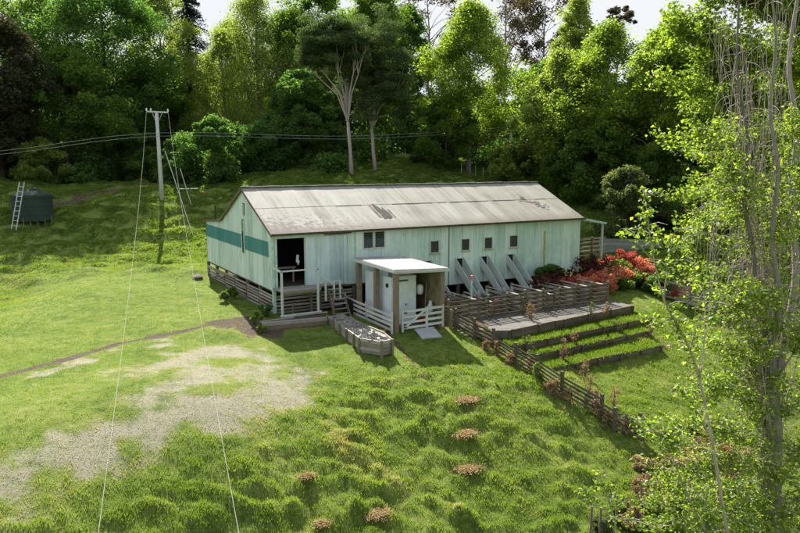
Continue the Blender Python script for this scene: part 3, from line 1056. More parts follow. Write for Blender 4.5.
# woodland behind everything: individual dark trees in rows
protos = []
wood_group = 'dark woodland trees at the back'
wl_lab = 'dark tree of the woodland mass behind the front row of trees'
for i, (hh, rr_) in enumerate([(17, 5.2), (15, 5.8), (19, 5.0)]):
    protos.append(make_tree('woodland_tree', wl_lab, 'tree', (0, 0, 0), hh, rr_, L_DARK if i != 1 else L_MID, M_BARKD, nclump=80, nleaf=150, lsize=0.48, crown0=0.04, group=wood_group, seed=300 + i, limbs=8))
first = [True] * 3
k = 0
for row, d in enumerate((112, 126)):
    for px in range(-150, 960, 42 if row == 0 else 46):
        pr = k % 3
        k += 1
        p = at(px + jit(14) + row * 20, 200, d + jit(5))
        z = float(base_h(p[0], p[1])[0])
        want = at(px, 74 + jit(16), d)[2] - z
        if 395 < px < 450 or 480 < px < 560:
            want = at(px, 96, d)[2] - z
        if first[pr]:
            o = protos[pr]
            first[pr] = False
        else:
            src = protos[pr]
            o = src.copy()
            COL.objects.link(o)
            for ch in src.children:
                c = ch.copy()
                COL.objects.link(c)
                c.parent = o
        o.location = (p[0], p[1], z - 0.3)
        o.rotation_euler = (0, 0, jit(3.1))
        s = want / (17, 15, 19)[pr]
        o.scale = (1.2 + jit(.1), 1.2 + jit(.1), s)

# undergrowth under the trees (one mass)
def undergrowth():
    global rng
    rng = np.random.default_rng(88)
    Cs = []
    for (px, py_, d, w, h) in [(px, 0, dd, 3.0, hh) for px, dd, hh in
                               [(q, 84 + 4 * math.sin(q * .05), 4.0) for q in range(-140, 380, 11)] + [(q, 77 + 2 * math.sin(q * .09), 2.2) for q in range(168, 350, 9)] + [(q, 78 + 3 * math.sin(q * .07), 2.4) for q in range(-60, 100, 10)] + [(q, 97, 4.5) for q in range(360, 500, 11)] + [(q, 80, 3.6) for q in range(480, 960, 12)]]:
        p = at(px, 200, d + rng.normal() * 2)
        z = float(base_h(p[0], p[1])[0])
        n = 900
        u = rand_unit(n) * (rng.random(n) ** 0.4)[:, None]
        Cs.append(np.array([p[0], p[1], z + h * 0.35]) + u * np.array([2.0, 2.0, h * (0.5 + 0.35 * rng.random())]))
    C = np.concatenate(Cs)
    V, F_ = leaves(C, 0.34, 0.4, 0.2)
    o = np_mesh('undergrowth', V, F_, L_DARK, None, {'tint': np.repeat(rng.random(len(C)), 4)})
    tag(o, 'dark tangled undergrowth at the foot of the woodland', 'undergrowth', kind='stuff')


undergrowth()

# ------------------------------------------------------------------ woolshed
def wall_np(mb, axis, pos, th, u0, u1, z0, z1, holes):
    """upright wall with rectangular holes; axis 'x' runs along x at y=pos..pos+th"""
    us = sorted(set([u0, u1] + [h[0] for h in holes] + [h[1] for h in holes]))
    zs = sorted(set([z0, z1] + [h[2] for h in holes] + [h[3] for h in holes]))

    def solid(i, j):
        if i < 0 or j < 0 or i >= len(us) - 1 or j >= len(zs) - 1:
            return False
        cu = (us[i] + us[i + 1]) / 2
        cz = (zs[j] + zs[j + 1]) / 2
        return not any(h[0] < cu < h[1] and h[2] < cz < h[3] for h in holes)

    def P(u, t, z):
        return (u, pos + t, z) if axis == 'x' else (pos + t, u, z)

    def q(*p):
        b = len(mb.v)
        mb.v += list(p)
        mb.f.append((b, b + 1, b + 2, b + 3))
    for i in range(len(us) - 1):
        for j in range(len(zs) - 1):
            if not solid(i, j):
                continue
            a, b, c, d = us[i], us[i + 1], zs[j], zs[j + 1]
            q(P(a, 0, c), P(b, 0, c), P(b, 0, d), P(a, 0, d))
            q(P(b, th, c), P(a, th, c), P(a, th, d), P(b, th, d))
            if not solid(i - 1, j):
                q(P(a, th, c), P(a, 0, c), P(a, 0, d), P(a, th, d))
            if not solid(i + 1, j):
                q(P(b, 0, c), P(b, th, c), P(b, th, d), P(b, 0, d))
            if not solid(i, j - 1):
                q(P(a, th, c), P(b, th, c), P(b, 0, c), P(a, 0, c))
            if not solid(i, j + 1):
                q(P(a, 0, d), P(b, 0, d), P(b, th, d), P(a, th, d))


L = 21.05
shed = empty('woolshed', (0, 0, -1.2), 'long pale green iron woolshed on piles with a weathered grey gable roof', 'shed')
WIN = [(9.47, 10.0, 1.38, 2.03), (11.62, 12.15, 1.38, 2.02), (13.30, 13.84, 1.38, 2.02), (15.22, 15.80, 1.36, 2.04)]
CH = [8.95, 11.2, 13.0, 15.0]
holes = [(0.22, 1.72, 0.16, 2.66), (5.16, 5.70, 1.90, 2.76), (5.86, 6.42, 1.90, 2.76)] + WIN + [(c, c + 0.52, 0.30, 0.90) for c in CH]
mb = MB()
wall_np(mb, 'x', 0.0, 0.05, 0.0, 7.6, 0.0, 3.0, [h for h in holes if h[1] < 7.6])
wall_np(mb, 'x', 0.0, 0.05, 7.6, L, -0.62, 3.0, [h for h in holes if h[0] > 7.6])
mb.build('front_wall', M_WALLF, shed)
# gable end: profile extruded
prof = [(0.05, 0.0), (12.9, 0.0), (12.9, 2.66), (9.17, 2.96), (4.56, 5.03), (0.05, 2.98)]


def extr(prof, x0, x1):
    m = MB()
    n = len(prof)
    m.v = [(x0, y, z) for y, z in prof] + [(x1, y, z) for y, z in prof]
    m.f = [tuple(range(n))[::-1], tuple(range(n, 2 * n))] + [(i, (i + 1) % n, n + (i + 1) % n, n + i) for i in range(n)]
    return m


extr(prof, 0.0, 0.06).build('gable_wall', M_WALLG, shed)
extr(prof, L - 0.06, L).build('end_wall', M_WALLG, shed)
m = MB().box(0, L, 12.84, 12.9, -0.2, 2.66)
m.build('back_wall', M_WALLF, shed)
mb = MB()
mb.box(-0.025, -0.002, 0.62, 4.50, 1.68, 2.47)
mb.box(-0.025, -0.002, 5.02, 12.86, 1.68, 2.47)
mb.build('teal_band', M_TEAL, shed)
mb = MB()
mb.box(-0.05, -0.003, 4.62, 4.90, 1.45, 2.66)
mb.build('gable_slot', M_DARK, shed)
MB().box(-0.06, -0.004, 4.91, 5.01, 1.45, 3.3).box(-0.06, -0.004, 4.52, 4.61, 1.45, 3.3).build('slot_trim', M_TRIM, shed)
MB().box(-0.045, -0.003, 4.62, 4.90, 2.66, 3.35).build('mossy_stain_board', plain_mat('mossy_paint', (0.20, 0.27, 0.14), 0.8, 0.4, 4), shed)
lv = MB()
lv.box(-0.02, -0.002, 4.40, 4.72, 3.58, 4.25)
vent = lv.build('gable_vent', M_DARK, shed)
sl = MB()
for i in range(7):
    z = 3.64 + i * 0.09
    sl.bar((-0.035, 4.40, z), (-0.035, 4.72, z), 0.03, 0.045)
sl.build('vent_slat', M_TRIM, vent, )
MB().box(-0.07, 0.05, -0.055, -0.004, 0.0, 2.86).box(-0.075, -0.004, -0.003, 0.12, 0.0, 2.95).build('corner_trim', M_TRIM, shed)


# roof: corrugated sheets in two courses, slightly uneven
def roof_sheet(y0, z0, y1, z1, x0, x1, lift0, nyy, seed):
    xs = np.arange(x0, x1 + 0.01, 0.38)
    ts = np.linspace(0, 1, nyy)
    X, T = np.meshgrid(xs, ts, indexing='ij')
    Y = y0 + (y1 - y0) * T
    Z = z0 + (z1 - z0) * T + 0.012 * (fbm(X * 0.6, Y * 0.9, 3, seed) - 0.45) + 0.004 * ((X / 0.76).astype(int) % 2) + lift0
    n1, n2 = X.shape
    V = np.stack([X.ravel(), Y.ravel(), Z.ravel()], -1)
    V2 = V.copy()
    V2[:, 2] -= 0.03
    i = np.arange(n1 * n2).reshape(n1, n2)
    F = np.stack([i[:-1, :-1], i[1:, :-1], i[1:, 1:], i[:-1, 1:]], -1).reshape(-1, 4)
    o = n1 * n2
    sides = []
    for a, b in ((i[:-1, 0], i[1:, 0]), (i[1:, -1], i[:-1, -1])):
        sides.append(np.stack([b, a, a + o, b + o], -1))
    for a, b in ((i[0, 1:], i[0, :-1]), (i[-1, :-1], i[-1, 1:])):
        sides.append(np.stack([b, a, a + o, b + o], -1))
    return np.concatenate([V, V2]), np.concatenate([F, F[:, ::-1] + o] + sides)


def join_np(parts):
    Vs, Fs, o = [], [], 0
    for V, F_ in parts:
        Vs.append(V)
        Fs.append(F_ + o)
        o += len(V)
    return np.concatenate(Vs), np.concatenate(Fs)


SL = (5.09 - 3.02) / 4.56


def rz(y):
    return 3.035 + SL * y


V, F = join_np([roof_sheet(-0.28, rz(-0.28), 2.32, rz(2.32), -0.12, L + 0.12, 0.0, 8, 1),
                roof_sheet(2.30, rz(2.30), 4.56, rz(4.56), -0.12, L + 0.12, 0.012, 8, 1)])
np_mesh('roof_front_slope', V, F, M_ROOF, shed, world=True)
V, F = join_np([roof_sheet(4.56, rz(4.56), 9.25, rz(4.56) - SL * 4.69, -0.12, L + 0.12, 0.02, 8, 3)])
np_mesh('roof_back_slope', V, F, M_ROOF, shed, world=True)
V, F = join_np([roof_sheet(9.1, 3.04, 13.05, 2.72, -0.12, L + 0.12, 0.0, 6, 4)])
np_mesh('lean_to_roof', V, F, M_ROOF, shed, world=True)
rp_ = MB()
for i in range(28):
    x = -0.13 + i * 0.76
    zt = rz(4.56) + 0.062 + jit(0.012)
    rp_.bar((x, 4.56, zt), (min(x + 0.79, L + 0.13), 4.56, zt + jit(0.012)), 0.26, 0.03)
rp_.build('ridge_cap', plain_mat('ridge_iron', (0.24, 0.23, 0.20), 0.85, 0.4, 2), shed)
MB().bar((-0.14, -0.32, 2.90), (L + 0.14, -0.32, 2.90), 0.10, 0.12).build('gutter', M_EAVE, shed)
MB().bar((0.0, -0.14, 2.86), (L, -0.14, 2.86), 0.24, 0.03).build('soffit', M_EAVE, shed)
bg = MB()
bg.bar((-0.14, -0.28, rz(-0.28) - 0.06), (-0.14, 4.56, rz(4.56) - 0.06), 0.03, 0.14)
bg.bar((-0.14, 4.56, rz(4.56) - 0.06), (-0.14, 9.2, rz(4.56) - 0.06 - SL * 4.64), 0.03, 0.14)
bg.bar((-0.14, 9.2, 2.97), (-0.14, 13.05, 2.68), 0.03, 0.12)
bg.build('bargeboard', plain_mat('brown_barge', (0.16, 0.11, 0.10), 0.8, 0.3), shed)
# corroded patch on the roof
M_RUST = plain_mat('rust_stained_iron', (0.22, 0.16, 0.145), 0.9, 0.45, 3)
M_LICHD = plain_mat('dark_corroded_iron', (0.055, 0.055, 0.045), 0.9, 0.4, 5)
pt = MB()
for x0, x1, y0, y1 in [(6.62, 6.80, 0.9, 2.25), (6.95, 7.05, 0.75, 2.2), (7.55, 7.68, 0.85, 1.7)]:
    pt.quadprism([(x0, y0, rz(y0) + .010), (x1, y0, rz(y0) + .010), (x1, y1, rz(y1) + .010), (x0, y1, rz(y1) + .010),
                  (x0, y0, rz(y0) + .018), (x1, y0, rz(y0) + .018), (x1, y1, rz(y1) + .018), (x0, y1, rz(y1) + .018)])
pt.build('rust_streak', M_RUST, shed)
pt = MB()
for k in range(40):
    x0 = 6.84 + random.random() * 0.52
    y0 = 0.7 + random.random() * 1.35
    if x0 > 7.1 and y0 > 1.5:
        continue
    w, h = random.uniform(.10, .22), random.uniform(.2, .5)
    y1 = y0 + h
    zz0, zz1 = rz(y0) + 0.013 + k * 0.0002, rz(y1) + 0.013 + k * 0.0002
    pt.quadprism([(x0, y0, zz0), (x0 + w, y0 + .01, zz0), (x0 + w * .8, y1, zz1), (x0 + .02, y1 + .01, zz1),
                  (x0, y0, zz0 + .004), (x0 + w, y0 + .01, zz0 + .004), (x0 + w * .8, y1, zz1 + .004), (x0 + .02, y1 + .01, zz1 + .004)])
pt.build('corroded_skylight', M_LICHD, shed)
pt = MB()
for k in range(46):
    t = random.random()
    x0 = 17.7 + 1.6 * t + jit(.28)
    y0 = 2.4 - 1.15 * t + jit(.32)
    w, h = random.uniform(.05, .3), random.uniform(.03, .14)
    zz0, zz1 = rz(y0) + 0.013 + k * 0.0002, rz(y0 + h) + 0.013 + k * 0.0002
    if y0 > 2.15:
        zz0 += .012; zz1 += .012
    a = jit(.06)
    pt.quadprism([(x0, y0, zz0), (x0 + w, y0 - a, zz0 - SL * a), (x0 + w * .9, y0 + h, zz1), (x0 + .02, y0 + h + a, zz1 + SL * a),
                  (x0, y0, zz0 + .004), (x0 + w, y0 - a, zz0 + .004 - SL * a), (x0 + w * .9, y0 + h, zz1 + .004), (x0 + .02, y0 + h + a, zz1 + .004 + SL * a)])
pt.build('flaking_patch', M_RUST, shed)
pt = MB()
for x0, x1 in ((4.6, 6.2), (8.2, 11.0), (11.4, 12.0), (12.3, 15.2), (15.6, 17.4), (19.1, 20.0)):
    MB().bar((x0, 2.285, rz(2.285) + 0.016), (x1, 2.285, rz(2.285) + 0.012), 0.022, 0.018).build('lap_gap', M_LICHD, shed)

# floor, inner lining
MB().box(0.07, L - 0.07, 0.06, 12.8, -0.12, 0.16).build('floor', M_DARKW, shed)
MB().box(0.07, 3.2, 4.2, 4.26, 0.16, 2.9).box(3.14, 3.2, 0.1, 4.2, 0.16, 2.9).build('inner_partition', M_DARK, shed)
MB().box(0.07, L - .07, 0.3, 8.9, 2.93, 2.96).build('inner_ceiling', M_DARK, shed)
tb = MB().box(0.3, 1.7, 1.2, 1.55, 0.92, 1.0)
tb.box(0.35, 0.43, 1.3, 1.38, 0.16, 0.92).box(1.55, 1.63, 1.3, 1.38, 0.16, 0.92)
tb.build('inner_rail', M_OLDW, shed)
tag(MB().bar((1.50, 0.5, 1.32), (1.54, 0.5, 1.72), .13, .05).bar((1.52, .47, 1.2), (1.60, .47, 1.42), .10, .05).build('cloth', M_WHITE), 'small white cloth hanging inside the dark doorway', 'cloth')
# sliding door
dr = MB().box(1.74, 4.12, -0.10, -0.06, 0.06, 2.70).build('sliding_door', M_DOOR, shed)
rb = MB()
for x in (1.76, 2.30, 2.86, 3.42, 4.09):
    rb.box(x - 0.02, x + 0.02, -0.115, -0.101, 0.06, 2.70)
rb.build('door_batten', M_DOOR, dr)
MB().box(0.0, 2.78, -0.135, -0.058, 2.68, 2.83).build('door_header', M_TRIM, shed)
MB().box(2.8, 4.4, -0.13, -0.06, 2.76, 2.82).build('door_track', M_EAVE, shed)
MB().box(0.10, 0.22, -0.05, -0.003, 0.0, 2.68).box(4.6, 4.66, -0.03, -0.003, 0, 2.84).build('door_jamb', M_TRIM, shed)


def window(x0, x1, z0, z1, pale=False):
    w = MB()
    t = 0.06 if pale else 0.04
    w.box(x0 - t, x0, -0.04, 0.045, z0 - t, z1 + t).box(x1, x1 + t, -0.04, 0.045, z0 - t, z1 + t)
    w.box(x0, x1, -0.04, 0.045, z1, z1 + t).box(x0, x1, -0.05, 0.045, z0 - t, z0)
    f = w.build('window', M_CREAM if pale else M_TRIM, shed)
    MB().box(x0, x1, 0.03, 0.04, z0, z1).build('pane', M_GLASS, f)
    s = MB()
    nn = 7
    for i in range(nn):
        z = z0 + (i + 0.5) * (z1 - z0) / nn
        s.quadprism([(x0, -0.015, z - .045), (x1, -0.015, z - .045), (x1, 0.02, z + .02), (x0, 0.02, z + .02),
                     (x0, -0.010, z - .041), (x1, -0.010, z - .041), (x1, 0.025, z + .024), (x0, 0.025, z + .024)])
    s.build('louvre', M_GLASS if pale else plain_mat('dark_slat', (0.06, 0.05, 0.045), 0.6, 0.2) if 'dark_slat' not in MATS else MATS['dark_slat'], f)
    if not pale:
        MB().box(x0 - 0.07, x1 + 0.07, -0.09, -0.052, z0 - 0.09, z0 - 0.03).build('sill', MATS.get('sill_paint') or plain_mat('sill_paint', (0.42, 0.42, 0.20), 0.7, 0.3), f)


window(5.16, 5.70, 1.90, 2.76, True)
window(5.86, 6.42, 1.90, 2.76, True)
for w_ in WIN:
    window(*w_)
MB().box(10.70, 10.74, -0.03, -0.003, -0.6, 2.84).build('down_seam', M_EAVE, shed)
MB().box(17.95, 18.10, -0.02, -0.003, -0.55, 2.2).build('yellowed_strip', plain_mat('ochre_stain', (0.42, 0.45, 0.16), 0.7, 0.3), shed)
# counting-out chutes with sloping side boards
M_CHUTE = wood_mat('grey_green_boards', (0.26, 0.30, 0.27), (0.46, 0.51, 0.47), (0.64, 0.68, 0.63))
for c in CH:
    m = MB()
    for x in (c - 0.03, c + 0.55):
        m.quadprism([(x, -0.01, 0.38), (x + 0.035, -0.01, 0.38), (x + 0.035, -2.3, -1.48), (x, -2.3, -1.48),
                     (x, -0.01, 0.98), (x + 0.035, -0.01, 0.98), (x + 0.035, -2.3, -0.90), (x, -2.3, -0.90)])
    ch = m.build('chute', M_CHUTE, shed)
    MB().quadprism([(c + .006, -0.01, 0.26), (c + 0.549, -0.01, 0.26), (c + 0.549, -2.3, -1.54), (c + .006, -2.3, -1.54),
                    (c + .006, -0.01, 0.31), (c + 0.549, -0.01, 0.31), (c + 0.549, -2.3, -1.49), (c + .006, -2.3, -1.49)]).build('chute_floor', M_OLDW, ch)
    m = MB()
    for x in (c - 0.03, c + 0.57):
        m.box(x - 0.05, x + 0.05, -2.41, -2.31, -1.6, -0.62)
    m.build('chute_post', M_PALEW, ch)
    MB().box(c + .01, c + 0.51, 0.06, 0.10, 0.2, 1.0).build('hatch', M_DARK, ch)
# piles and slatted base
for y in (0.05, 2.2, 4.35, 6.5, 8.6, 10.7, 12.8):
    z = gz(0, y)
    MB().box(-0.04, 0.12, y - 0.08, y + 0.08, z - 0.3, -0.001 if y not in (0.05,) else 0.0).build('pile', M_BROWNP if y > 0.1 else M_TRIM, shed)
for x in (2.6, 4.6, 7.0, 9.2, 11.5, 13.8, 16.2, 18.6, 20.9):
    z = gz(x, 0)
    MB().box(x - 0.08, x + 0.08, 0.07, 0.22, z - 0.3, -0.12).build('pile', M_BROWNP, shed)
m = MB()
for i in range(6):
    for a, b in ((0.13, 2.1), (2.3, 4.25), (4.45, 6.4), (6.6, 8.5), (8.7, 10.6), (10.8, 12.7)):
        zt = -0.26 - 0.165 * i + jit(0.02)
        if zt < gz(0, (a + b) / 2) - 0.05:
            continue
        m.bar((-0.05 + jit(.01), a, zt + jit(.015)), (-0.05 + jit(.01), b, zt + jit(.015)), 0.025, 0.10)
m.build('base_slat', M_OLDW, shed)
m = MB()
for i in range(6):
    zt = -0.30 - 0.17 * i
    m.bar((0.14, 0.04, zt + jit(.02)), (2.5, 0.04, zt + jit(.02)), 0.025, 0.10)
    m.bar((2.68, 0.10, zt + jit(.02)), (4.5, 0.10, zt + jit(.02)), 0.025, 0.10)
m.build('base_slat', M_OLDW, shed)
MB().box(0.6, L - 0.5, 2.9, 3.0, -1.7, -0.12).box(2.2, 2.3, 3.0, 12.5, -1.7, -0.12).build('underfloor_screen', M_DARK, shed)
# landing in front of the door
ln = MB()
for i in range(9):
    y = -1.1 + i * 0.122
    ln.bar((-0.02 + jit(.03), y, 0.145 + jit(.006)), (3.4 if i > 3 else 2.15, y, 0.145 + jit(.006)), 0.112, 0.045)
lnd = ln.build('landing', M_OLDW, shed)
MB().bar((-0.04, -1.16, 0.06), (2.1, -1.16, 0.06), 0.05, 0.13).build('joist', M_LICH, lnd)
for x, y, top in ((0.0, -1.12, 1.18), (1.93, -1.12, 1.18)):
    MB().box(x - 0.05, x + 0.05, y - 0.12, y - 0.03, gz(x, y) - 0.2, top).build('landing_post', M_PALEW, lnd)
MB().box(1.87, 1.97, -0.35, -0.25, -1.5, 0.12).box(0.8, 0.86, -0.5, -0.44, -1.5, -0.7).build('landing_post', M_LICH, lnd)
MB().bar((-0.12, -1.19, 1.17), (2.0, -1.19, 1.17), 0.10, 0.06).bar((-0.06, -0.03, 1.24), (-0.06, -1.2, 1.17), 0.06, 0.09).build('handrail', M_PALEW, lnd)
MB().bar((1.96, -1.17, 0.95), (2.75, -1.2, 0.32), 0.05, 0.07).bar((2.0, -0.9, 0.4), (3.4, -0.9, 0.4), 0.05, 0.07).build('handrail', M_TRIM, lnd)
for x in (2.40, 2.87, 3.22):
    MB().box(x - 0.045, x + 0.045, -1.13, -1.05, -0.55, 0.42).build('baluster', M_PALEW, lnd)
st = MB()
for i in range(6):
    z = 0.0 - i * 0.24
    y = -0.95 - i * 0.12
    st.bar((2.65, y, z), (3.38 + i * .02, y, z), 0.20, 0.04)
steps = st.build('steps', M_OLDW, shed)
MB().bar((2.62, -0.85, 0.02), (2.66, -1.75, -1.5), 0.05, 0.18).bar((3.40, -0.85, 0.02), (3.52, -1.75, -1.5), 0.05, 0.18).build('stringer', M_BROWNP, steps)
MB().box(2.50, 2.58, -1.75, -1.67, -1.8, 0.12).build('newel_post', M_BROWNP, steps)
# porch at the far end
por = MB()
por.quadprism([(L + .13, -0.1, 2.86), (24.1, 0.75, 2.38), (24.1, 6.0, 2.50), (L + .13, 6.0, 3.4), (L + .13, -0.1, 2.92), (24.1, 0.75, 2.44), (24.1, 6.0, 2.56), (L + .13, 6.0, 3.46)])
pp = por.build('porch_roof', M_OLDW, shed)
MB().bar((L + .1, -0.14, 2.86), (24.15, 0.71, 2.38), 0.05, 0.14).bar((24.13, 0.7, 2.38), (24.13, 6.0, 2.5), 0.05, 0.14).build('porch_fascia', M_TRIM, pp)
MB().box(23.93, 24.05, 0.84, 0.96, -0.9, 2.34).build('porch_post', M_PALEW, pp)
MB().box(23.93, 24.05, 5.6, 5.72, -0.9, 2.46).build('porch_post', M_BROWNP, pp)

# rails stacked under the porch
t = empty('loading_pen', (23, 2.5, -0.7), 'dark rail pen under the lean-to porch at the far end of the shed', 'pen')
for x, y in ((21.4, 2.2), (22.8, 2.2), (24.6, 2.4), (26.0, 2.8)):
    MB().box(x - .06, x + .06, y - .06, y + .06, -1.2, 1.25).build('post', M_BROWNP, t)
m = MB()
for i in range(5):
    m.bar((21.2, 2.12, 1.15 - i * .3), (26.3, 2.75, 1.15 - i * .3 + jit(.05)), .04, .11)
m.build('rails', M_OLDW, t)

# wooden shelter in front of the shed ------------------------------------------
gk = -1.5
sh = empty('open_shelter', (5.4, -3.2, gk), 'small flat-roofed timber shelter with a white roof standing in front of the shed', 'shelter')
r_ = MB()
zFL, zFR, zBL, zBR = 1.50, 1.40, 1.52, 1.42
C4 = [(3.95, -5.55), (6.85, -5.75), (6.95, -1.05), (4.1, -0.85)]
ZZ = [zFL, zFR, zBR, zBL]
r_.quadprism([(x, y, z) for (x, y), z in zip(C4, ZZ)] + [(x, y, z + 0.05) for (x, y), z in zip(C4, ZZ)])
kr = r_.build('roof', M_WHITER, sh)
fa = MB()
for i in range(4):
    j = (i + 1) % 4
    fa.bar((*C4[i], ZZ[i] - 0.07), (*C4[j], ZZ[j] - 0.05), 0.04, 0.16)
fa.build('fascia', M_CREAM, kr)
rr2 = MB()
for i in range(8):
    k = (i + .5) / 8
    ax, ay = C4[0][0] + (C4[1][0] - C4[0][0]) * k, C4[0][1] + (C4[1][1] - C4[0][1]) * k
    bx, by = C4[3][0] + (C4[2][0] - C4[3][0]) * k, C4[3][1] + (C4[2][1] - C4[3][1]) * k
    rr2.bar((ax, ay + .05, zFL - .1 * k + 0.058), (bx, by - .05, zBL - .1 * k + 0.058), 0.025, 0.014)
rr2.build('roof_rib', M_WHITER, kr)
for x, y, w in ((4.12, -5.38, .12), (6.62, -5.50, .12), (4.16, -3.35, .12), (4.2, -1.35, .12), (6.7, -1.3, .1)):
    MB().box(x - w, x + w, y - w, y + w, -1.95, 1.33).build('post', M_BROWNP, sh, bevel=0.02)
# white inner store room
rm = MB()
rm.box(4.48, 4.54, -4.30, -3.30, -1.5, 0.95)
rm.box(4.48, 4.54, -2.60, -1.50, -1.5, 0.98)
rm.box(4.52, 5.85, -4.36, -4.31, -1.5, 0.98)
rm.box(5.79, 5.85, -4.31, -1.6, -1.5, 0.98)
room = rm.build('white_panel_room', M_WHITE, sh)
MB().box(4.56, 4.62, -4.3, -1.5, -1.5, 0.9).build('inner_wall', M_GREYP, room)
dd_ = MB().box(4.72, 5.30, -4.41, -4.365, -1.42, 0.72).build('door', M_WHITE, room)
MB().box(5.22, 5.25, -4.45, -4.41, -0.5, -0.38).build('handle', M_BLACK, dd_)
MB().box(4.68, 5.36, -4.42, -4.365, 0.74, 0.80).build('lintel', M_EAVE, room)
MB().box(5.86, 6.6, -1.62, -1.56, -1.5, 1.3).box(6.62, 6.66, -5.3, -1.5, -1.5, 1.25).build('ply_lining', M_PLY, sh)
MB().box(4.62, 6.6, -5.25, -1.6, -1.56, -1.42).build('floor', M_CONC, sh)
g = MB()
for i in range(4):
    z = -0.50 - i * 0.265
    g.bar((4.36, -5.62, z), (5.66, -5.66, z + .02), .035, .11)
g.box(4.31, 4.39, -5.66, -5.58, -1.48, -.42).box(5.62, 5.72, -5.71, -5.61, -1.44, -.38)
gate = g.build('gate', M_CREAM, sh)
MB().bar((4.40, -5.66, -1.30), (5.60, -5.70, -0.48), .03, .10).build('brace', M_CREAM, gate)
g = MB()
for i in range(4):
    z = -0.46 - i * 0.265
    g.bar((5.73, -5.66, z), (6.55, -5.70, z + .02), .035, .11)
g.box(6.53, 6.61, -5.74, -5.66, -1.44, -.36)
g.build('gate', M_CREAM, sh)
MB().quadprism([(4.80, -6.65, gz(4.8, -6.6) + .0), (5.85, -6.75, gz(5.8, -6.7) + .0), (6.0, -5.75, -1.42), (4.95, -5.7, -1.42),
                (4.80, -6.65, gz(4.8, -6.6) + .05), (5.85, -6.75, gz(5.8, -6.7) + .05), (6.0, -5.75, -1.37), (4.95, -5.7, -1.37)]).build('ramp', M_GREYP, sh)

MB().bar((3.93, -5.60, 1.46), (6.88, -5.80, 1.36), .035, .035).build('drip_edge', M_ALU, kr)
for z in (-.55, -1.25):
    MB().box(4.385, 4.56, -5.700, -5.685, z - .03, z + .03).build('hinge', M_BLACK, gate)

# things kept in the shelter
h = empty('water_heater', (6.2, -4.15, -1.42), 'small white cylindrical heater on a stand inside the shelter', 'heater')
MB().cone_stack((6.2, -4.15, 0.25), [(0.05, -0.32), (0.15, -0.28), (0.18, -0.15), (0.18, 0.08), (0.14, 0.18), (0.05, 0.21)], 14).build('drum', M_WHITE, h, smooth=True)
MB().tube([(6.2, -4.15, -1.42), (6.2, -4.15, -0.05)], 0.03, 6).tube([(6.02, -4.15, -1.40), (6.2, -4.15, -1.38), (6.38, -4.15, -1.40)], 0.02, 5).build('stand', M_BLACK, h)
h = empty('wooden_crate', (6.42, -4.8, -1.42), 'slatted wooden crate under the white bag in the shelter', 'crate')
cr_ = MB()
for z in (-1.36, -1.22, -1.08, -.96):
    cr_.bar((6.24, -5.02, z), (6.24, -4.56, z), .02, .09).bar((6.59, -5.02, z), (6.59, -4.56, z), .02, .09).bar((6.25, -5.03, z), (6.58, -5.03, z), .02, .09).bar((6.25, -4.55, z), (6.58, -4.55, z), .02, .09)
cr_.build('slats', M_OLDW, h)
MB().box(6.255, 6.575, -5.015, -4.565, -.94, -.915).build('lid', M_OLDW, h)
h = empty('feed_bag', (6.42, -4.8, -.91), 'crumpled white bag on the crate at the right side of the shelter', 'bag')
b_ = MB()
b_.tube_rings([((6.42, -4.80, -.91), .13), ((6.43, -4.78, -.76), .16), ((6.40, -4.82, -.55), .14), ((6.43, -4.80, -.38), .07), ((6.44, -4.80, -.30), .10)], 9)
b_.build('sack', M_WHITE, h, smooth=True)
tag(MB().tube([(6.30, -4.45, -1.42), (6.50, -4.30, 0.6)], 0.02, 6).build('stick', M_OLDW), 'plain stick leaning on the ply wall inside the shelter', 'stick')
h = empty('red_bucket', (5.98, -4.7, -1.42), 'dull red bucket on the shelter floor beneath the heater', 'bucket')
MB().cone_stack((5.98, -4.7, 0), [(0.11, -1.42), (0.15, -1.12), (0.155, -1.12), (0.14, -1.125), (0.1, -1.38)], 14).build('pail', M_RED, h)
MB().tube([(5.83, -4.7, -1.13), (5.88, -4.7, -1.0), (5.98, -4.7, -.96), (6.08, -4.7, -1.0), (6.13, -4.7, -1.13)], .008, 5).build('handle', M_BLACK, h)
tag(MB().tube([(4.05, -5.1, -.7), (3.95, -5.2, -1.0), (3.9, -5.25, -1.3), (3.7, -5.0, -1.44), (3.45, -4.7, -1.47), (3.2, -4.6, -1.47)], .028, 6).build('garden_hose', M_YEL),
    'yellow hose hanging over the white rail fence beside the shelter', 'hose')
h = empty('wall_lamp_box', (4.42, -3.6, .3), 'tiny black-topped box fixed to the white panel between the shelter posts', 'fixture')
MB().box(4.40, 4.475, -4.0, -3.86, .42, .60).build('cover', M_BLACK, h)
h = empty('drum_barrel', (4.05, -.9, -1.4), 'dark round drum lying in the corner between steps and shelter', 'drum')
MB().tube([(3.75, -1.1, -1.02), (4.05, -.4, -1.02)], .36, 16).build('shell', M_BLACK, h)
MB().tube([(3.74, -1.12, -1.02), (3.76, -1.08, -1.02)], .38, 16).build('rim', M_DARK, h)


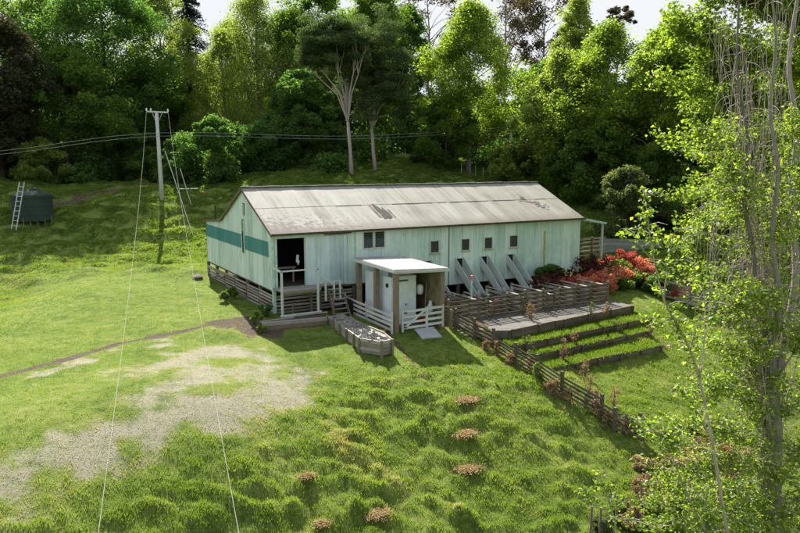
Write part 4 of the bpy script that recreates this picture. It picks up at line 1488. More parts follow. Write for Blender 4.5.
# ------------------------------------------------------------------ fences
def fence(name, label, pts, hgt, nr, post_sp, mat, pmat=None, group=None, gap=None, pw=.06, rail_h=.10, follow=True, zb=None, cat='fence', extra=.06, toppl=None):
    pmat = pmat or mat
    P = []
    for a, b in zip(pts[:-1], pts[1:]):
        Ln = math.hypot(b[0] - a[0], b[1] - a[1])
        n = max(1, round(Ln / post_sp))
        for i in range(n):
            k = i / n
            P.append((a[0] + (b[0] - a[0]) * k, a[1] + (b[1] - a[1]) * k, None if zb is None else zb))
    P.append((pts[-1][0], pts[-1][1], None if zb is None else zb))
    P = [(x, y, (gz(x, y) if z is None else z)) for x, y, z in P]
    root = empty(name, P[0], label, cat, group)
    tilt = [(jit(.03), jit(.03)) for _ in P]
    for (x, y, z), (tx, ty) in zip(P, tilt):
        hh = hgt + extra + jit(.05)
        MB().bar((x, y, z - .35), (x + tx, y + ty, z + hh), pw * 2, pw * 2).build('post', pmat, root)
    m = MB()
    for (a, b, ta, tb2) in zip(P[:-1], P[1:], tilt[:-1], tilt[1:]):
        for r in range(nr):
            if random.random() < 0.03:
                continue
            f = (r + .5) / nr
            za = a[2] + .06 + (hgt - .08) * f + jit(.008)
            zb_ = b[2] + .06 + (hgt - .08) * f + jit(.008)
            dx, dy = b[0] - a[0], b[1] - a[1]
            ll = math.hypot(dx, dy)
            nx_, ny_ = dy / ll * (pw + .014), -dx / ll * (pw + .014)
            m.bar((a[0] + nx_ - dx * .02, a[1] + ny_ - dy * .02, za), (b[0] + nx_ + dx * .02, b[1] + ny_ + dy * .02, zb_), .025, rail_h)
    m.build('rails', mat, root)
    if toppl:
        m = MB()
        for a, b in zip(P[:-1], P[1:]):
            m.bar((a[0], a[1], a[2] + hgt + .03), (b[0], b[1], b[2] + hgt + .03), .14, .035)
        m.build('cap_board', toppl, root)
    return root


ZY = -1.5
# concrete apron
_ap = [(7.3, -4.3), (7.35, -5.6), (7.75, -7.2), (9.0, -7.8), (18.8, -6.62), (18.8, -4.3)]
_am = MB()
_am.v = [(x, y, -2.1) for x, y in _ap] + [(x, y, -1.49) for x, y in _ap]
_am.f = [tuple(range(6)), tuple(range(6, 12))[::-1]] + [(i, (i + 1) % 6, 6 + (i + 1) % 6, 6 + i) for i in range(6)]
tag(_am.build('concrete_apron', M_CONC), 'long weathered concrete apron in front of the yard fence', 'apron', kind='structure')
fence('yard_fence', 'long dark rail fence facing the camera along the concrete apron', [(7.2, -5.25), (18.2, -5.25)], 1.2, 5, 1.22, M_DARKW, M_LICH, zb=-1.49, rail_h=.105, pw=.055)
G_DIV = 'pen dividing fences between the chutes'
for i, (x, lb) in enumerate([(9.1, 'pen divider of grey boards nearest the shelter'), (11.9, 'pen divider of grey boards between the first and second visible chutes'), (13.65, 'pen divider of grey boards right of the second visible chute'),
                             (15.7, 'pen divider of grey boards right of the last chute'), (16.9, 'pen divider of grey boards in front of the dark red bush'), (18.2, 'grey board fence closing the right end of the pens')]):
    fence('pen_divider', lb, [(x, -2.2 if i < 4 else -1.2), (x + .02, -5.15)], 0.98, 4, 1.4, M_OLDW, M_LICH, G_DIV, zb=-1.5, rail_h=.13, toppl=M_OLDW)
for i, x in enumerate((10.4, 12.6, 14.5)):
    fence('inner_pen_divider', ['low inner rail between chutes, left one', 'low inner rail between chutes, middle one', 'low inner rail between chutes, right one'][i], [(x, -2.1), (x - .4, -5.1)], .8, 3, 1.5, M_OLDW, M_LICH, G_DIV, zb=-1.5, rail_h=.12, toppl=M_OLDW)
fence('cross_fence', 'dark rail fence running across the pens behind the front yard fence', [(7.3, -3.3), (18.0, -3.0)], .85, 4, 1.75, M_DARKW, M_BROWNP, zb=-1.5)
fence('race_fence', 'short pale rail fence between the shelter and the yard corner', [(6.9, -5.9), (7.15, -5.3), (7.2, -3.4)], .95, 5, .9, M_LICH, M_LICH, zb=-1.55)
dg = [(7.15, -5.95), (7.55, -8.5), (7.75, -12.9), (9.05, -16.0)]
fence('paddock_fence', 'long dark rail fence running down the bank from the yards towards the camera', dg, .90, 5, 1.55, M_DARKW, M_DARKW, rail_h=.085, extra=.12)
fence('fence_end_return', 'short double panel closing the lower end of the long paddock fence', [(8.35, -15.2), (9.12, -15.75)], .9, 4, .7, M_DARKW, M_DARKW, extra=.1)
fence('shelter_rail_fence', 'white rail fence along the left side of the shelter', [(4.02, .0), (3.86, -5.45)], .98, 4, 2.7, M_CREAM, M_CREAM, zb=-1.5, rail_h=.12, pw=.045)
fence('far_yard_fence', 'dark rail fence in front of the red shrubs to the right of the pens', [(18.9, -4.6), (20.8, -2.2), (23.8, -2.6), (26.5, -4.0)], .95, 4, 1.5, M_DARKW, M_BROWNP)
fence('far_yard_fence', 'dark board fence at the right behind the yellow-green sapling', [(24.0, -4.6), (29.5, -7.6)], 1.2, 6, 1.4, M_OLDW, M_BROWNP, rail_h=.12)
fence('far_yard_fence', 'lower grey rail fence at the right edge behind the vines', [(26.0, -8.0), (33.0, -10.5)], 1.0, 4, 1.7, M_OLDW, M_BROWNP)
bf = empty('board_fence', (27.3, 4.0, -.5), 'grey horizontal board wall right of the porch', 'wall')
for i in range(5):
    MB().bar((27.2, 4.0, -.35 + i * .27), (31.6, 2.1, -.50 + i * .27), .06, .25).build('board', M_GREYP if i % 2 else MATS.get('grey_board2') or plain_mat('grey_board2', (.30, .29, .29), .8, .15), bf)
for k in (0, .5, 1):
    MB().box(27.2 + 4.4 * k - .07, 27.2 + 4.4 * k + .07, 4.1 - 1.9 * k - .02, 4.1 - 1.9 * k + .12, -1.2, .85 - .15 * k).build('post', M_OLDW, bf)

# terraces with timber risers ---------------------------------------------------
TER = [(((8.95, -7.82), (18.85, -6.64)), -1.52, 0.5), (((8.5, -8.75), (19.1, -7.85)), -1.98, 0.42), (((8.9, -9.45), (17.6, -8.85)), -2.36, 0.42), (((9.2, -10.45), (16.9, -10.3)), -2.74, 0.5)]
for i in range(1, 4):
    (a, b), z, hh = TER[i]
    n = 46
    nt = 9
    rngt = np.random.default_rng(i)
    V = []
    back = 1.5
    ks = np.linspace(0, 1, n)
    ts = np.linspace(0, 1, nt)
    K, T = np.meshgrid(ks, ts, indexing='ij')
    X = a[0] + (b[0] - a[0]) * K
    Y = a[1] + (b[1] - a[1]) * K + T * back
    Z = z + .08 * (fbm(X * 1.7, Y * 1.7, 3, 60 + i) - .4) + .03 * T
    n1, n2 = X.shape
    V = np.stack([X.ravel(), Y.ravel(), Z.ravel()], -1)
    V2 = V.copy(); V2[:, 2] = z - 1.1
    ii = np.arange(n1 * n2).reshape(n1, n2)
    o = n1 * n2
    Fa = np.stack([ii[:-1, :-1], ii[1:, :-1], ii[1:, 1:], ii[:-1, 1:]], -1).reshape(-1, 4)
    sd_ = [np.stack([q, p, p + o, q + o], -1) for p, q in ((ii[:-1, 0], ii[1:, 0]), (ii[1:, -1], ii[:-1, -1]), (ii[0, 1:], ii[0, :-1]), (ii[-1, :-1], ii[-1, 1:]))]
    ob = np_mesh('terrace', np.concatenate([V, V2]), np.concatenate([Fa] + sd_), M_GROUND, None, {'gravel': np.zeros(2 * o), 'dirt': np.zeros(2 * o)})
    tag(ob, ['', 'upper grassed terrace step', 'middle grassed terrace step', 'lowest grassed terrace step'][i] + ' below the concrete apron', 'terrace', kind='structure')
    # grass on the step
    m_ = 3800
    kx = rngt.random(m_); ty = rngt.random(m_) * back * (0.85)
    gx = a[0] + (b[0] - a[0]) * kx; gy = a[1] + (b[1] - a[1]) * kx + ty
    gzz = z + .08 * (fbm(gx * 1.7, gy * 1.7, 3, 60 + i) - .4) + .03 * ty / back
    Vg = np.zeros((m_, 5, 3, 3)); tt = np.zeros((m_, 5, 3))
    for q in range(5):
        aa = rngt.random(m_) * 6.28; hh2 = .05 + .13 * rngt.random(m_)
        bx = gx + rngt.normal(0, .05, m_); by = gy + rngt.normal(0, .05, m_)
        Vg[:, q, 0] = np.stack([bx - np.cos(aa) * .022, by - np.sin(aa) * .022, gzz - .01], -1)
        Vg[:, q, 1] = np.stack([bx + np.cos(aa) * .022, by + np.sin(aa) * .022, gzz - .01], -1)
        Vg[:, q, 2] = np.stack([bx + rngt.normal(0, .05, m_), by - .03 + rngt.normal(0, .05, m_), gzz + hh2], -1)
        tt[:, q] = (.2 + .42 * rngt.random(m_))[:, None]
    go = np_mesh('grass', Vg.reshape(-1, 3), np.arange(m_ * 15).reshape(-1, 3), L_GRASS, None, {'tint': tt.ravel()})
    tag(go, ['', 'longer grass on the upper terrace', 'longer grass on the middle terrace', 'longer grass on the lowest terrace'][i], 'grass', kind='stuff')
for i, ((a, b), z, hh) in enumerate(TER):
    w = empty('retaining_wall', (a[0], a[1], z - hh), ['weathered timber riser holding the edge of the concrete apron', 'uppermost timber riser of the grass terraces', 'middle timber riser of the grass terraces', 'lowest timber riser of the grass terraces'][i], 'retaining wall', 'timber risers of the terraces')
    m = MB()
    for r in range(2):
        for k0, k1 in ((0, .33), (.335, .66), (.665, 1)):
            pa = (a[0] + (b[0] - a[0]) * k0, a[1] + (b[1] - a[1]) * k0 - .03 + jit(.035), z - .09 - r * hh / 2 + jit(.03) + .03)
            pb = (a[0] + (b[0] - a[0]) * k1, a[1] + (b[1] - a[1]) * k1 - .03 + jit(.015), z - .09 - r * hh / 2 + jit(.01) + .03)
            m.bar(pa, pb, .05, hh / 2 - .01)
    m.build('boards', M_DARKW, w)
    for k in np.linspace(.02, .98, 6):
        x, y = a[0] + (b[0] - a[0]) * k, a[1] + (b[1] - a[1]) * k - .10
        MB().box(x - .045, x + .045, y - .045, y + .045, z - .9, z + .06 + jit(.05)).build('peg', M_DARKW, w)

# raised bed of stones beside the steps --------------------------------------
bed = empty('raised_bed', (2.2, -5, -1.6), 'low timber-edged bed filled with pale stones running from the steps', 'planter')
PB = [(2.05, -2.0), (1.45, -7.0), (2.0, -7.85), (2.55, -7.75), (2.85, -6.6), (2.75, -2.0)]
m = MB()
for a, b in zip(PB[:-1], PB[1:]):
    for r in range(3 if (a, b) != (PB[4], PB[5]) else 1):
        z = -1.17 - .17 * r
        m.bar((a[0], a[1], z + jit(.01)), (b[0], b[1], z - .03 + jit(.01)), .07, .155)
m.build('sleepers', M_OLDW, bed)
for k in (0.05, .25, .45, .65, .85, .99):
    x, y = 2.05 + (1.45 - 2.05) * k - .09, -2.0 - 5.0 * k
    MB().box(x - .05, x + .05, y - .05, y + .05, -2.0, -1.02 + jit(.04)).build('post', M_LICH, bed)
MB().box(1.9, 2.0, -8.0, -7.9, -2.1, -1.05).box(2.5, 2.6, -7.9, -7.8, -2.1, -1.08).build('post', M_LICH, bed)
m = MB()
n = len(PB)
m.v = [(x, y, -1.75) for x, y in PB] + [(x, y, -1.16) for x, y in PB]
m.f = [tuple(range(n)), tuple(range(n, 2 * n))[::-1]] + [(i, (i + 1) % n, n + (i + 1) % n, n + i) for i in range(n)]
m.build('fill', M_GRAVELH, bed)
m = MB()
for i in range(260):
    k = random.random()
    y = -2.1 - 5.6 * k
    x = 2.1 - .55 * min(1, (-2 - y) / 5) + random.random() * .95
    s = random.uniform(.04, .11)
    b = len(m.v)
    for sx, sy, sz in ((1, 0, 0), (0, 1, 0), (-1, 0, 0), (0, -1, 0), (0, 0, 1), (0, 0, -1)):
        m.v.append((x + sx * s * random.uniform(.7, 1.3), y + sy * s * random.uniform(.7, 1.3), -1.13 + sz * s * .8))
    for q in ((0, 1, 4), (1, 2, 4), (2, 3, 4), (3, 0, 4), (1, 0, 5), (2, 1, 5), (3, 2, 5), (0, 3, 5)):
        m.f.append(tuple(b + j for j in q))
o = m.build('stones', M_GRAVELH, bed)
o['kind'] = 'stuff'
# low sleeper wall below the landing
w = empty('sleeper_wall', (0, -2.5, -1.5), 'low dark sleeper wall on the ground below the landing', 'retaining wall')
for r in range(3):
    MB().bar((-1.45 + jit(.1), -2.42, -1.45 + r * .19), (1.75, -2.62, -1.50 + r * .19), .16, .175).build('sleeper', M_BROWNP if r < 2 else M_OLDW, w)
MB().box(-1.5, 1.8, -2.3, -1.6, -1.9, -1.06).build('bank_fill', MATS.get('soil') or plain_mat('soil', (.07, .06, .04), .95, .3), w)
for i, (a, b) in enumerate([((-.2, -1.5, -1.0), (2.0, -1.45, -.98)), ((-.1, -1.75, -1.01), (2.2, -1.7, -1.0)), ((-1.4, -2.0, -1.03), (.3, -1.9, -1.03))]):
    tag(MB().bar(a, b, .12, .05).build('loose_plank', M_PALEW if i == 0 else M_OLDW), ['pale plank lying under the front edge of the landing', 'grey plank lying just in front of the pale plank under the landing', 'short plank at the left end of the sleeper wall'][i], 'plank')

# ------------------------------------------------------------------ poles and wires
pz = at(162, 198, 62)
pole = empty('power_pole', (pz[0], pz[1], gz(pz[0], pz[1])), 'tall pale power pole with a crossarm on the slope left of the shed', 'power pole')
top = at(156.5, 113, 62)
gpz = gz(pz[0], pz[1])
MB().tube([(pz[0], pz[1], gpz - .5), (pz[0] * .5 + top[0] * .5, pz[1] * .5 + top[1] * .5, (gpz + top[2]) / 2), tuple(top)], [.22, .17, .13], 10).build('shaft', M_POLE, pole, smooth=True)
aL, aR = at(146.5, 111.5, 62), at(168, 112.5, 62)
MB().bar(tuple(aL), tuple(aR), .12, .13).build('crossarm', M_POLE, pole)
MB().bar(tuple(aL * .75 + aR * .25), tuple(top + np.array([0, 0, -1.0])), .05, .05).bar(tuple(aL * .25 + aR * .75), tuple(top + np.array([0, 0, -1.0])), .05, .05).build('arm_brace', M_WIRED, pole)
for q in (aL, aR, aL * .8 + aR * .2):
    MB().cone_stack((q[0], q[1], q[2]), [(.05, .05), (.07, .12), (.05, .18), (.07, .24), (.03, .30)], 10).build('insulator', M_WHITE, pole)


def smooth_path(pts, n=10):
    P = [np.array(p, float) for p in pts]
    out = []
    for i in range(len(P) - 1):
        p0, p1, p2, p3 = P[max(i - 1, 0)], P[i], P[i + 1], P[min(i + 2, len(P) - 1)]
        for j in range(n):
            t_ = j / n
            out.append(tuple(0.5 * ((2 * p1) + (-p0 + p2) * t_ + (2 * p0 - 5 * p1 + 4 * p2 - p3) * t_ ** 2 + (-p0 + 3 * p1 - 3 * p2 + p3) * t_ ** 3)))
    out.append(tuple(P[-1]))
    return out


def sagwire(pts_px, r, name, label, mat):
    # least squares: straight in plan, quadratic sag
    P = np.array([at(*q) for q in pts_px])
    d = (P - CAM) @ FW
    cx = np.polyfit(d, P[:, 0], 1); cy = np.polyfit(d, P[:, 1], 1); cz = np.polyfit(d, P[:, 2], 2)
    ds = np.linspace(d.max(), -3, 70)
    path = [(np.polyval(cx, q), np.polyval(cy, q), np.polyval(cz, q)) for q in ds]
    path[0] = tuple(P[0])
    return tag(MB().tube(path, r, 5).build(name, mat), label, 'wire')


sagwire([(146.5, 111, 62), (139, 195, 36), (132.7, 268.5, 23.7), (123, 337, 17.6), (111.6, 434, 13.2), (98.8, 533, 10.1)], .0042, 'power_line', 'left one of two pale cables sagging from the pole crossarm towards the camera', M_WIRE)
sagwire([(168, 112, 62), (180, 195, 36), (192.5, 268.5, 23.7), (203.8, 337, 17.6), (220, 434, 13.2), (239, 533, 10.1)], .0042, 'power_line', 'right one of two pale cables sagging from the pole crossarm towards the camera', M_WIRE)
p2 = at(511, 182, 76)
pole2 = empty('power_pole', (p2[0], p2[1], gz(p2[0], p2[1])), 'distant grey power pole behind the right end of the roof', 'power pole')
t2 = at(511, 124, 76)
MB().tube([(p2[0], p2[1], gz(p2[0], p2[1]) - .5), tuple(t2)], [.2, .14], 8).build('shaft', M_POLE, pole2, smooth=True)
a2, b2 = at(505, 125, 76), at(519, 124.5, 76)
MB().bar(tuple(a2), tuple(b2), .14, .16).build('crossarm', M_OLDW, pole2)
wL = at(-160, 166, 56)
for dz, lb in ((0, 'upper of two grey cables running from the left edge to the far pole'), (-.28, 'lower of two grey cables running from the left edge to the far pole')):
    pts = [wL + np.array([0, 0, dz]), (wL + at(160, 133, 61.8)) / 2 + np.array([0, 0, -.12 + dz]), at(160, 133, 61.8) + np.array([0, 0, dz]), (at(160, 133, 61.8) + at(511, 128, 75.9)) / 2 + np.array([0, 0, -.55 + dz]), at(511, 127, 75.9) + np.array([0, 0, dz])]
    tag(MB().tube(smooth_path(pts, 12), .014, 5).build('overhead_cable', M_WIRED), lb, 'wire')
q = at(511, 126, 75.9)
tag(MB().tube(smooth_path([q, (q + at(760, 118, 88)) / 2 + np.array([0, 0, -.6]), at(760, 118, 88)], 12), .02, 5).build('overhead_cable', M_WIRED), 'grey cable leaving the far pole towards the right', 'wire')
# pale struts by the pole
a, b = at(165, 151, 60), at(192, 196, 57)
tag(MB().tube([tuple(a), (b[0], b[1], gz(b[0], b[1]) - .1)], .03, 6).build('stay_strut', M_POLE), 'thin pale stay leaning down to the grass right of the power pole', 'stay')
f_ = at(190, 190, 62)
fr = empty('guy_rack', (f_[0], f_[1], gz(f_[0], f_[1])), 'small pale frame of two thin bars on the grass right of the power pole', 'frame')
MB().tube([tuple(at(180, 168, 62)), (at(191, 190, 62)[0], at(191, 190, 62)[1], gz(*at(191, 190, 62)[:2]))], .03, 5).build('leaning_bar', M_ALU, fr)
MB().tube([tuple(at(180, 189, 62)), tuple(at(198, 188.5, 62))], .03, 5).build('cross_bar', M_ALU, fr)

# water tank and ladder
tz = at(33, 212, 58)
gt = gz(tz[0], tz[1]) - .1
tank = empty('water_tank', (tz[0], tz[1], gt), 'dark green round water tank under the trees at the left', 'tank')
rT = 1.55
prof_t = [(rT, 0), (rT, .5), (rT * 1.012, .52), (rT * 1.012, .58), (rT, .6), (rT, 1.2), (rT * 1.012, 1.22), (rT * 1.012, 1.28), (rT, 1.3), (rT, 1.85), (rT * 1.03, 1.88), (rT * 1.03, 1.96)]
MB().cone_stack((tz[0], tz[1], gt), prof_t, 40).build('body', M_TANK, tank, smooth=False)
MB().cone_stack((tz[0], tz[1], gt), [(rT * 1.02, 1.965), (rT * .9, 2.15), (rT * .55, 2.42), (.4, 2.55), (.35, 2.56)], 40).build('lid', M_TANK, tank, smooth=True)
m = MB()
for k in range(8):
    a = k * math.pi / 4
    m.bar((tz[0] + math.cos(a) * rT * .95, tz[1] + math.sin(a) * rT * .95, gt + 2.10), (tz[0] + math.cos(a) * .5, tz[1] + math.sin(a) * .5, gt + 2.56), .12, .08)
m.build('lid_rib', M_TANK, tank)
MB().cone_stack((tz[0] + .1, tz[1] - .2, gt), [(.3, 2.5), (.3, 2.64), (.2, 2.68)], 16).build('hatch', M_BLACK, tank)
ld = empty('ladder', (at(14, 214, 55.2)[0], at(14, 214, 55.2)[1], gz(*at(14, 214, 55.2)[:2])), 'aluminium ladder leaning against the left side of the green tank', 'ladder')
b0 = at(12.5, 215, 55.4); t0 = at(22, 182, 56.6)
b0[2] = gz(b0[0], b0[1])
off = RT * .2
MB().bar(tuple(b0 - off), tuple(t0 - off), .04, .07).bar(tuple(b0 + off), tuple(t0 + off), .04, .07).build('rail', M_ALU, ld)
m = MB()
for k in range(1, 10):
    c = b0 + (t0 - b0) * k / 10
    m.bar(tuple(c - off), tuple(c + off), .035, .035)
m.build('rung', M_ALU, ld)

def ground_hit(px, py):
    d = 8.0
    while d < 90:
        p = at(px, py, d)
        if p[2] < gz(p[0], p[1]):
            return p
        d += .15
    return p


# wire fence posts up the hill
def post_row(px_list, label, hgt, r, mat, group):
    for i, (px, py, d) in enumerate(px_list):
        p = ground_hit(px, py) if d == 0 else at(px, py, d)
        z = gz(p[0], p[1])
        h_ = hgt * (1 + jit(.15))
        o = MB().tube([(p[0], p[1], z - .2), (p[0] + jit(.05), p[1], z + h_)], [r, r * .85], 6).build('fence_post', mat)
        tag(o, label, 'post', group)


post_row([(462 + 7 * i + jit(1), 178, 73) for i in range(8)], 'thin grey post in the row behind the roof ridge right of the lime tree', 1.0, .035, M_OLDW, 'thin posts behind the roof ridge')
post_row([(378 + 9 * i, 164 + i * .3, 86) for i in range(6)], 'thin post in the row beside the pale track behind the kanukas', 1.0, .05, M_OLDW, 'posts beside the far track')
post_row([(590, 540, 0), (599, 540, 0), (616, 528, 0), (641, 508, 0)], 'short rough post among the weeds at the bottom of the photo right of centre', .9, .045, M_BROWNP, 'rough posts in the weeds')
post_row([(16 + 7 * i, 214 - i * .6, 56 + i * .3) for i in range(6)], 'thin dry stake in the grass in front of the water tank', .7, .02, M_OLDW, 'dry stakes by the tank')
post_row([(635, 262, 50), (578, 258, 46)], 'grey post standing among the red shrubs', 1.3, .08, M_OLDW, 'posts among the red shrubs')
post_row([(645, 212, 56)], 'tall grey post in front of the dark trees above the board wall', 3.2, .12, M_POLE, None)
tg = at(215, 221, 46)
tag(MB().tube([(.4, 12.0, 2.7), (.4, 12.0, 3.75)], .05, 8).build('flue_pipe', M_BLACK), 'short dark pipe rising from the lean-to roof at its left end', 'pipe')
# pink-topped marker and small things near the chutes
mk = at(472, 290, 37)
t = empty('marker_post', (mk[0], mk[1], -1.5), 'thin pale green post with a pink top between the chutes', 'post')
MB().tube([(mk[0], mk[1], -1.6), (mk[0] - .05, mk[1], -.6), (mk[0] - .03, mk[1], .25)], .06, 7).build('stem', M_TRIM, t)
MB().tube([(mk[0] - .03, mk[1], .25), (mk[0] - .03, mk[1], .5)], .07, 7).build('cap', plain_mat('pink_paint', (.7, .25, .3), .6, .1), t)
# stone by the gable
t = MB()
t.tube_rings([((-1.1, 11.2, gz(-1.1, 11.2) - .05), .3), ((-1.1, 11.2, gz(-1.1, 11.2) + .12), .34), ((-1.05, 11.25, gz(-1.1, 11.2) + .22), .16)], 8)
tag(t.build('stone', M_CONC), 'grey stone in the grass beyond the left end of the gable wall', 'stone')


# ------------------------------------------------------------------ shrubs and weeds
def shrub(name, label, x, y, w, h, leaf, n=26, nl=120, ls=.12, seed=0, cat='shrub', group=None, stems=7, smat=None, z=None, dens=.26):
    global rng
    rng = np.random.default_rng(500 + seed)
    rnd = random.Random(seed)
    z = gz(x, y) if z is None else z
    root = empty(name, (x, y, z), label, cat, group)
    if cat == 'weed':
        n, nl = n * 4, max(6, nl // 5)
    C = rand_unit(n) * (rng.random(n) ** .45)[:, None]
    C = C * np.array([w * .95, w * .95, h * .46]) + np.array([0, 0, h * .52])
    if cat == 'weed':
        tz_ = rng.random(n)
        C = np.stack([rng.normal(0, w * .45, n) * (1.1 - .6 * tz_), rng.normal(0, w * .45, n) * (1.1 - .6 * tz_), h * (.06 + .94 * tz_)], -1)
    cid = np.repeat(np.arange(n), nl)
    u = rand_unit(len(cid)) * (rng.random(len(cid)) ** .4)[:, None] * min(w, h) * dens
    V, F_ = leaves(C[cid] + u, ls, .4, .2)
    ct = rng.random(n)
    np_mesh('foliage', V, F_, leaf, root, {'tint': np.repeat(np.clip(.5 * ct[cid] + .6 * rng.random(len(cid)), 0, 1), 4)})
    m = MB()
    for i in range(stems):
        c = C[i % n]
        m.tube([(jit(w * .2), jit(w * .2), -.1), (c[0] * .5 + jit(.05), c[1] * .5, c[2] * .5), tuple(c)], [.03, .02, .008], 5, cap=False)
    m.build('stem', smat or M_BARK, root, local=True)
    return root


G_RED = 'red shrubs around the end of the shed'
for i, (px, py, d, w, h, lf, lb) in enumerate([
    (545, 282, 41.0, 1.0, 1.3, L_DRED, 'dark red bush against the shed wall right of the last chute'),
    (560, 279, 42.5, 1.0, 1.5, L_DRED, 'dark red bush at the foot of the wall left of the shed corner'),
    (585, 268, 46.0, 1.3, 1.6, L_DRED, 'dark red bush just right of the shed corner'),
    (578, 288, 42.0, .8, 1.0, L_SALM, 'salmon pink bush behind the end of the pens'),
    (592, 284, 43.0, .7, 1.1, L_RED, 'bright red bush behind the right pen corner'),
    (602, 288, 42.0, .9, 1.0, L_SALM, 'pale salmon bush right of the pen corner'),
    (617, 285, 43.5, 1.1, 1.2, L_SALM, 'wide salmon pink bush in front of the grey post'),
    (627, 266, 48.0, .9, 1.35, L_RED, 'brightest red bush in front of the grey board wall'),
    (642, 272, 47.0, .9, 1.1, L_SALM, 'red bush at the right end of the grey board wall'),
    (610, 262, 47.5, .9, 1.0, L_RED, 'small red bush left of the brightest red one'),
    (670, 285, 43.5, 1.1, .9, L_RED, 'red bush behind the yellow-green sapling'),
    (650, 288, 44.0, 1.2, .9, L_DRED, 'dull red bush left of the stacked fence at the right'),
    (600, 274, 46.0, 1.1, 1.4, L_DRED, 'dark bush in shade under the porch end'),
    (567, 284, 41.5, .7, 1.0, L_RED, 'loose red bush behind the pens left of the shed corner'),
    (618, 272, 46.0, .9, 1.2, L_MID, 'green bush between the red and salmon bushes'),
    (634, 284, 44.5, .8, .9, L_MID, 'green bush below the red one at the board wall')]):
    p = at(px, py, d)
    shrub('red_shrub', lb, p[0], p[1], w * 1.1, h * 1.1, lf, 44, 30, .14, i, group=G_RED, dens=.24, stems=26)
for i, (x, y, w, h, lf, lb) in enumerate([
    (17.6, -.9, 1.0, 1.6, L_DARK, 'dark green bush at the wall behind the dark red one'), (21.9, -3.1, 1.2, 1.1, L_MID, 'green bush at the foot of the far yard fence'),
    (24.0, -4.0, 1.3, 1.2, L_DARK, 'dark green bush along the far yard fence, right of the green one'), (27.5, -6.2, 1.8, 1.6, L_DARK, 'dark green bush at the far right yards'), (31, -5, 2.4, 2.2, L_DARK, 'large dark bush behind the far right yards')]):
    shrub('green_shrub', lb, x, y, w, h, lf, 24, 110, .15, 40 + i)
G_W = 'dry brown weeds along the fences'
wl_ = 'dry reddish-brown weed clump growing along the long paddock fence'
wpts = []
for k in np.linspace(.08, .97, 22):
    j = k * 3
    i0 = min(int(j), 2)
    a, b = dg[i0], dg[i0 + 1]
    f = j - i0
    wpts.append((a[0] + (b[0] - a[0]) * f + random.uniform(.05, .5) * random.choice((-1, 1, 1)), a[1] + (b[1] - a[1]) * f + jit(.3)))
for i, (x, y) in enumerate(wpts):
    shrub('weed_clump', wl_, x, y, random.uniform(.2, .4), random.uniform(.4, .8), L_BROWN if i % 4 else L_MID, 9, 40, .08, 80 + i, 'weed', G_W, stems=6, smat=M_BROWNP)
for i, (x, y, h, lb) in enumerate([(9.3, -8.9, .9, 'left weed on the upper terrace edge'), (12.2, -8.9, .8, 'dry weed in the middle of the upper terrace'), (10.6, -9.9, 1.2, 'tall dry yellowish weed at the left end of the middle terrace'),
                                   (15.8, -8.4, .8, 'reddish weed at the right end of the upper terrace'), (17.4, -9.1, .6, 'small weed at the right end of the middle terrace'), (10.7, -11.2, .8, 'weed in front of the lowest riser, left end'),
                                   (15.0, -7.2, .7, 'reddish weed growing on the concrete apron'), (16.0, -7.3, .6, 'second reddish weed on the concrete apron edge'), (11.4, -6.6, .9, 'tall dry weed standing on the apron against the yard fence'),
                                   (8.2, -10.3, .8, 'pale weed inside the long paddock fence'), (9.0, -13.2, 1.1, 'tall thin weed in the grass right of the long fence'), (9.6, -14.0, 1.0, 'second tall thin weed in the grass right of the long fence')]):
    shrub('tall_weed', lb, x, y, .28, h, L_BROWN if i % 3 else L_OLIVE, 10, 34, .07, 120 + i, 'weed', G_W, stems=7, smat=M_BROWNP, z=(-1.49 if i in (6, 7, 8) else None))
for i, (x, y, lb) in enumerate([(8.3, -3.2, 'pinkish dry weeds in the first pen beside the shelter'), (8.9, -2.6, 'pinkish dry weeds at the foot of the first chute'), (10.2, -3.6, 'pinkish weeds left of the marker post'), (12.2, -4.0, 'brown weeds in the middle pens'), (10.7, -4.6, 'brown weeds behind the yard fence near the marker post')]):
    shrub('pen_weed', lb, x, y, .35, .9, MATS.get('leaf_pink') or leaf_mat('leaf_pink', [(.2, .1, .1), (.35, .2, .2), (.45, .3, .28)], .4, (1.3, 1.1, 1.0)), 10, 40, .08, 140 + i, 'weed', G_W, z=-1.5)
for i, (px, py, d, w, h, lf, lb) in enumerate([(226, 308, 37.5, .45, .8, L_OLIVE, 'pale thistle plant in the sun left of the gable wall'), (233, 300, 38.5, .4, .6, L_MID, 'green plant just behind the pale thistle by the gable'),
                                       (258, 328, 33.2, .35, .7, L_LIME, 'yellow-green weed at the left end of the sleeper wall'), (262, 338, 32, .3, .35, L_LIME, 'small yellow-green weed below the sleeper wall'),
                                       (268, 312, 34.5, .5, .7, L_DARK, 'dark green weeds around the shed corner pile'), (376, 340, 30.5, .3, .3, L_LIME, 'bright green weed at the near end of the raised bed')]):
    p = at(px, py, d)
    shrub('weed_plant', lb, p[0], p[1], w, h, lf, 12, 60, .10, 160 + i, 'plant')
